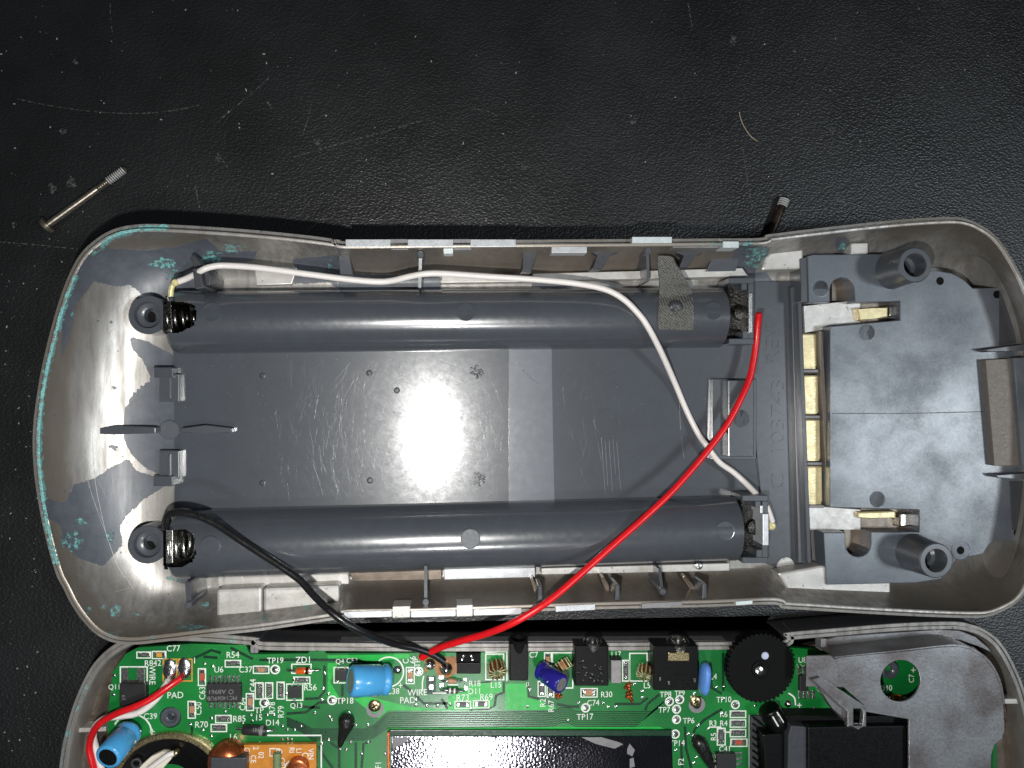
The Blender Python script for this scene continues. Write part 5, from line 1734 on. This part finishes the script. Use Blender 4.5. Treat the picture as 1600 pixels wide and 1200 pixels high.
# bent bracket loop
bm = bmesh.new()
Pt = [W(1290, 1070, ZS - .5), W(1312, 1086, ZS - .5), W(1330, 1102, ZS + .5), W(1338, 1112, ZS + 2)]
brk = plate('bracket', [wp([(1268, 1062), (1282, 1058), (1350, 1102), (1354, 1110), (1354, 1136), (1324, 1136), (1324, 1112)], ZS + 1.2), wp([(1334, 1108), (1345, 1108), (1349, 1114), (1347, 1134), (1341, 1138), (1334, 1134)], ZS + 1.2)], ZS - 0.6, ZS + 1.2, 'shield', sh, 0.3)
prism('bracket_arm', [(1270, 1064), (1290, 1066), (1330, 1112), (1326, 1134), (1300, 1106), (1282, 1078)], ZB + 6, ZS - 0.4, 'shield', sh, 0.8)

# standoffs of the front shell seen through holes in the board
for x, y, z in ((266, 1121, ZB - .4), (1391, 1047, ZB + 1.6)):
    lathe('screw_post', x, y, z, [(2.75, -5), (2.75, -.2), (2.5, 0), (1.8, 0), (1.6, -.4), (1.1, -.7), (0.9, -1.2), (.8, -3), (0, -3)], 'plastic', fshell, 28)

# brass screws holding the board
for x, y, lb in ((585, 1104, 'brass cross-head screw in the board hole below the light blue capacitor'), (1088, 1097, 'brass cross-head screw in the board hole below the gold contact jack')):
    s = thing('board_screw', lb, 'screw', W(x, y, ZB), 'brass screws holding the board')
    lathe('washer', x + 1, y + 4, ZB + .15, [(2.45, -.3), (2.45, 0), (1.3, 0.02), (1.2, -.2)], 'grimy', s, 24)
    lathe('screw_head', x, y, ZB + .9, [(1.75, -1), (1.75, -.45), (1.4, -.1), (.8, .05), (0, .08)], 'brass', s, 20)
    c = W(x, y, ZB + .98)
    bm = bmesh.new()
    for aa in (0.5, 0.5 + pi / 2):
        dv = Vector((cos(aa), sin(aa), 0))
        add_ribbon(bm, [c - dv * .9, c + dv * .9], .32, c.z - .3, c.z + .015 + aa * .004)
    bmk('cross_slot', bm, 'blackmatte', s, smooth=False)

# ------------------------------------------------------------------ speaker in the left grip
sp = thing('speaker', 'round speaker with brass rim and black cone in the left grip', 'speaker', W(262, 1235, 8))
lathe('brass_rim', 262, 1237, ZB + 1.5, [(16.2, -5), (16.2, -.3), (15.8, 0), (14.6, 0), (14.2, -.5)], 'brass', sp, 64)
lathe('cone', 262, 1237, ZB + .9, [(14.6, -2), (14.5, 0), (9, -.4), (5, -1.5), (0, -1.6)], 'black', sp, 48)
ctb = prism('terminal_board', [(216, 1200), (236, 1182), (254, 1174), (268, 1176), (268, 1186), (252, 1204), (222, 1222)], ZB + .5, ZB + 1.9, 'linen', sp, 0.25)
wire('terminal_lug', [(232, 1202, ZB + 2.6), (248, 1190, ZB + 2.8), (262, 1180, ZB + 2.8), (272, 1177, ZB + 2.4)], 0.75, 'white_wire', sp, 6, 10)
lathe('solder_joint', 273, 1178, ZB + 2.8, [(.9, -1.4), (.7, 0), (.3, .3), (0, .3)], 'brass', ctb, 12)
ringflat('eyelet', 213, 1193, 5, 8, ZB + 1.9, 'solder', ctb)

# ------------------------------------------------------------------ wires
w1 = thing('white_wire', 'long white wire looping from upper spring across to the lower tube', 'wire', W(1000, 500, 17))
wire('insulation', [(279, 440, 17), (292, 435, 17.5), (306, 428, 19), (318, 421, 20.5), (330, 417, 20), (350, 415, 19), (400, 418, 18.5), (470, 427, 18), (540, 436, 17.5), (585, 440, 17.3), (610, 439, 17.5), (640, 432, 19), (668, 427.5, 20), (700, 428, 19.5), (760, 432, 18.6), (840, 437, 18.5), (900, 443, 18.8), (945, 452, 19.3), (975, 468, 19.6), (1000, 493, 19.6), (1013, 512, 19.2), (1028, 540, 16.5), (1042, 570, 12.5), (1056, 602, 9), (1072, 640, 7.8), (1090, 676, 8.6), (1106, 699, 10), (1124, 722, 9.4), (1145, 737, 9), (1162, 752, 10), (1182, 772, 13.5)], 0.88, 'white_wire', w1)
wire('insulation', [(1198, 790, 14), (1203, 803, 13.5), (1207, 815, 13)], 0.8, 'white_wire', w1)
lathe('solder_joint', 1207, 822, 13.4, [(0, .4), (.8, .2), (1.3, -.4), (1.2, -1.4), (0, -2)], 'yellow_flux', w1, 14)
lathe('solder_joint', 273, 441, 18.0, [(0, .3), (.7, .2), (1.0, -.4), (.8, -1.4), (0, -1.8)], 'yellow_flux', w1, 14)
wire('bare_end', [(272, 442, 17), (268, 450, 16.8), (267, 458, 16.6), (267, 466, 16.2)], [0.9] * 100, 'yellow_flux', w1) if False else wire('bare_end', [(272, 443, 17), (268, 450, 16.8), (267, 458, 16.6), (267, 466, 16.2)], 0.75, 'yellow_flux', w1)
w2 = thing('red_wire', 'long red wire arching from upper tube end down to the board', 'wire', W(1100, 720, 15))
wire('insulation', [(1186, 489, 14.8), (1184, 505, 13.5), (1182, 530, 12.5), (1178, 560, 12.2), (1171, 592, 12.4), (1158, 622, 13), (1138, 660, 13.5), (1113, 695, 14), (1085, 729, 14.8), (1050, 768, 16.5), (1010, 806, 18.5), (960, 850, 20.5), (915, 890, 23), (875, 925, 25.5), (840, 951, 27), (800, 974, 26.5), (760, 990, 23), (715, 1003, 18.5), (685, 1013, 15.5), (664, 1024, 13.8), (658, 1028, 13.2)], 0.98, 'red_wire', w2)
w3 = thing('black_wire', 'black wire curving from lower spring over the rim to the board', 'wire', W(420, 870, 18))
wire('insulation', [(259, 826, 15.5), (259, 812, 17), (266, 803, 18.2), (285, 801, 18.8), (312, 807, 19), (340, 820, 19.2), (370, 840, 19.8), (405, 863, 20.3), (440, 886, 21), (468, 906, 21.8), (492, 932, 23.8), (520, 958, 26.3), (550, 979, 26.2), (585, 995, 23), (620, 1007, 18), (650, 1013, 15.5), (675, 1022, 14.2), (694, 1034, 13.4)], 1.0, 'black_wire', w3)
w4 = thing('red_lead', 'short red lead soldered to the twin pads beside a transistor', 'wire', W(215, 1110, 13))
wire('insulation', [(284, 1059, 13.2), (272, 1067, 13.8), (255, 1079, 15), (232, 1094, 16), (208, 1105, 16.3), (182, 1115, 16), (160, 1127, 15.2), (148, 1140, 14.5), (141, 1157, 13.8), (140, 1172, 13.3), (144, 1190, 13), (148, 1206, 12.6), (150, 1240, 12)], 0.92, 'red_wire', w4)
w5 = thing('white_lead', 'short white lead running under the red lead to twin pads', 'wire', W(215, 1112, 12))
wire('insulation', [(263, 1064, 13), (257, 1073, 13), (246, 1090, 13.2), (230, 1105, 13.4), (212, 1115, 13.6), (190, 1119, 14.2), (166, 1122, 14.6), (150, 1133, 13.6), (146, 1150, 12.8), (150, 1170, 12.3), (158, 1200, 12), (165, 1240, 11.5)], 0.92, 'white_wire', w5)

# ------------------------------------------------------------------ loose screws
def loose_screw(p0, p1, rshank, rhead, label, hz, mat='screw'):
    a, b = Vector(p0), Vector(p1)
    d = (b - a).normalized()
    L = (b - a).length
    s = thing('loose_screw', label, 'screw', Vector((a.x, a.y, 0)), 'loose case screws on the table')
    bm = bmesh.new()
    add_lathe(bm, a, [(0, -2.0), (rhead * .5, -1.9), (rhead * .9, -1.3), (rhead, -.5), (rhead, 0), (rshank, 0.05)], 22, d)
    bmk('screw_head', bm, mat, s)
    bm = bmesh.new()
    prof = [(rshank, 0)]
    body = L * 0.62
    prof += [(rshank, body)]
    x = body
    while x < L - 1.0:
        prof += [(rshank * .85, x + .08), (rshank * 1.15, x + .32), (rshank * .85, x + .56)]
        x += .64
    prof += [(rshank * .6, L - .4), (0, L)]
    add_lathe(bm, a, prof, 18, d)
    o = bmk('screw_shank', bm, mat, s)
    bm = bmesh.new()
    x = body + (L - body) * .35
    while x < L - 1.0:
        add_lathe(bm, a, [(rshank * .9, x + .1), (rshank * 1.22, x + .28), (rshank * 1.22, x + .36), (rshank * .9, x + .54)], 18, d)
        x += .64
    bmk('whitened_thread', bm, 'whitethread', o)
    return s
M['screw'] = simple('dull_bronze_steel', (0.27, 0.24, 0.20, 1), 0.36, 0.85, 0.3, 1.0, 0.02, 2)
M['dark_screw'] = simple('dark_bronze', (0.07, 0.05, 0.04, 1), 0.4, 0.7, 0.4, 1.0, 0.02, 2)
M['whitethread'] = simple('plastic_dust_on_thread', lin(196, 198, 198), 0.5, 0.1, 0.2, 1.5)
loose_screw(W(76, 350, 2.4), W(198, 262, 1.1), 0.98, 2.4, 'long bronze screw with whitened tip lying alone on the table', 2.5)
pb = W(1228, 306, 1.6)
pa_ = W(1202, 372, 1.6)
loose_screw(pa_, pb, 1.3, 1.6, 'dark screw with white thread tip poking out behind the shell rim', 2.5, 'dark_screw')

# ------------------------------------------------------------------ a stray fibre on the table
fb_ = wire('fibre', [(1155, 175, .2), (1158, 188, .25), (1165, 202, .25), (1174, 214, .25), (1184, 221, .2)], 0.13, 'speck_hair', None, 6, 6)
tag(fb_, 'single pale curved fibre lying on the black table', 'fibre')
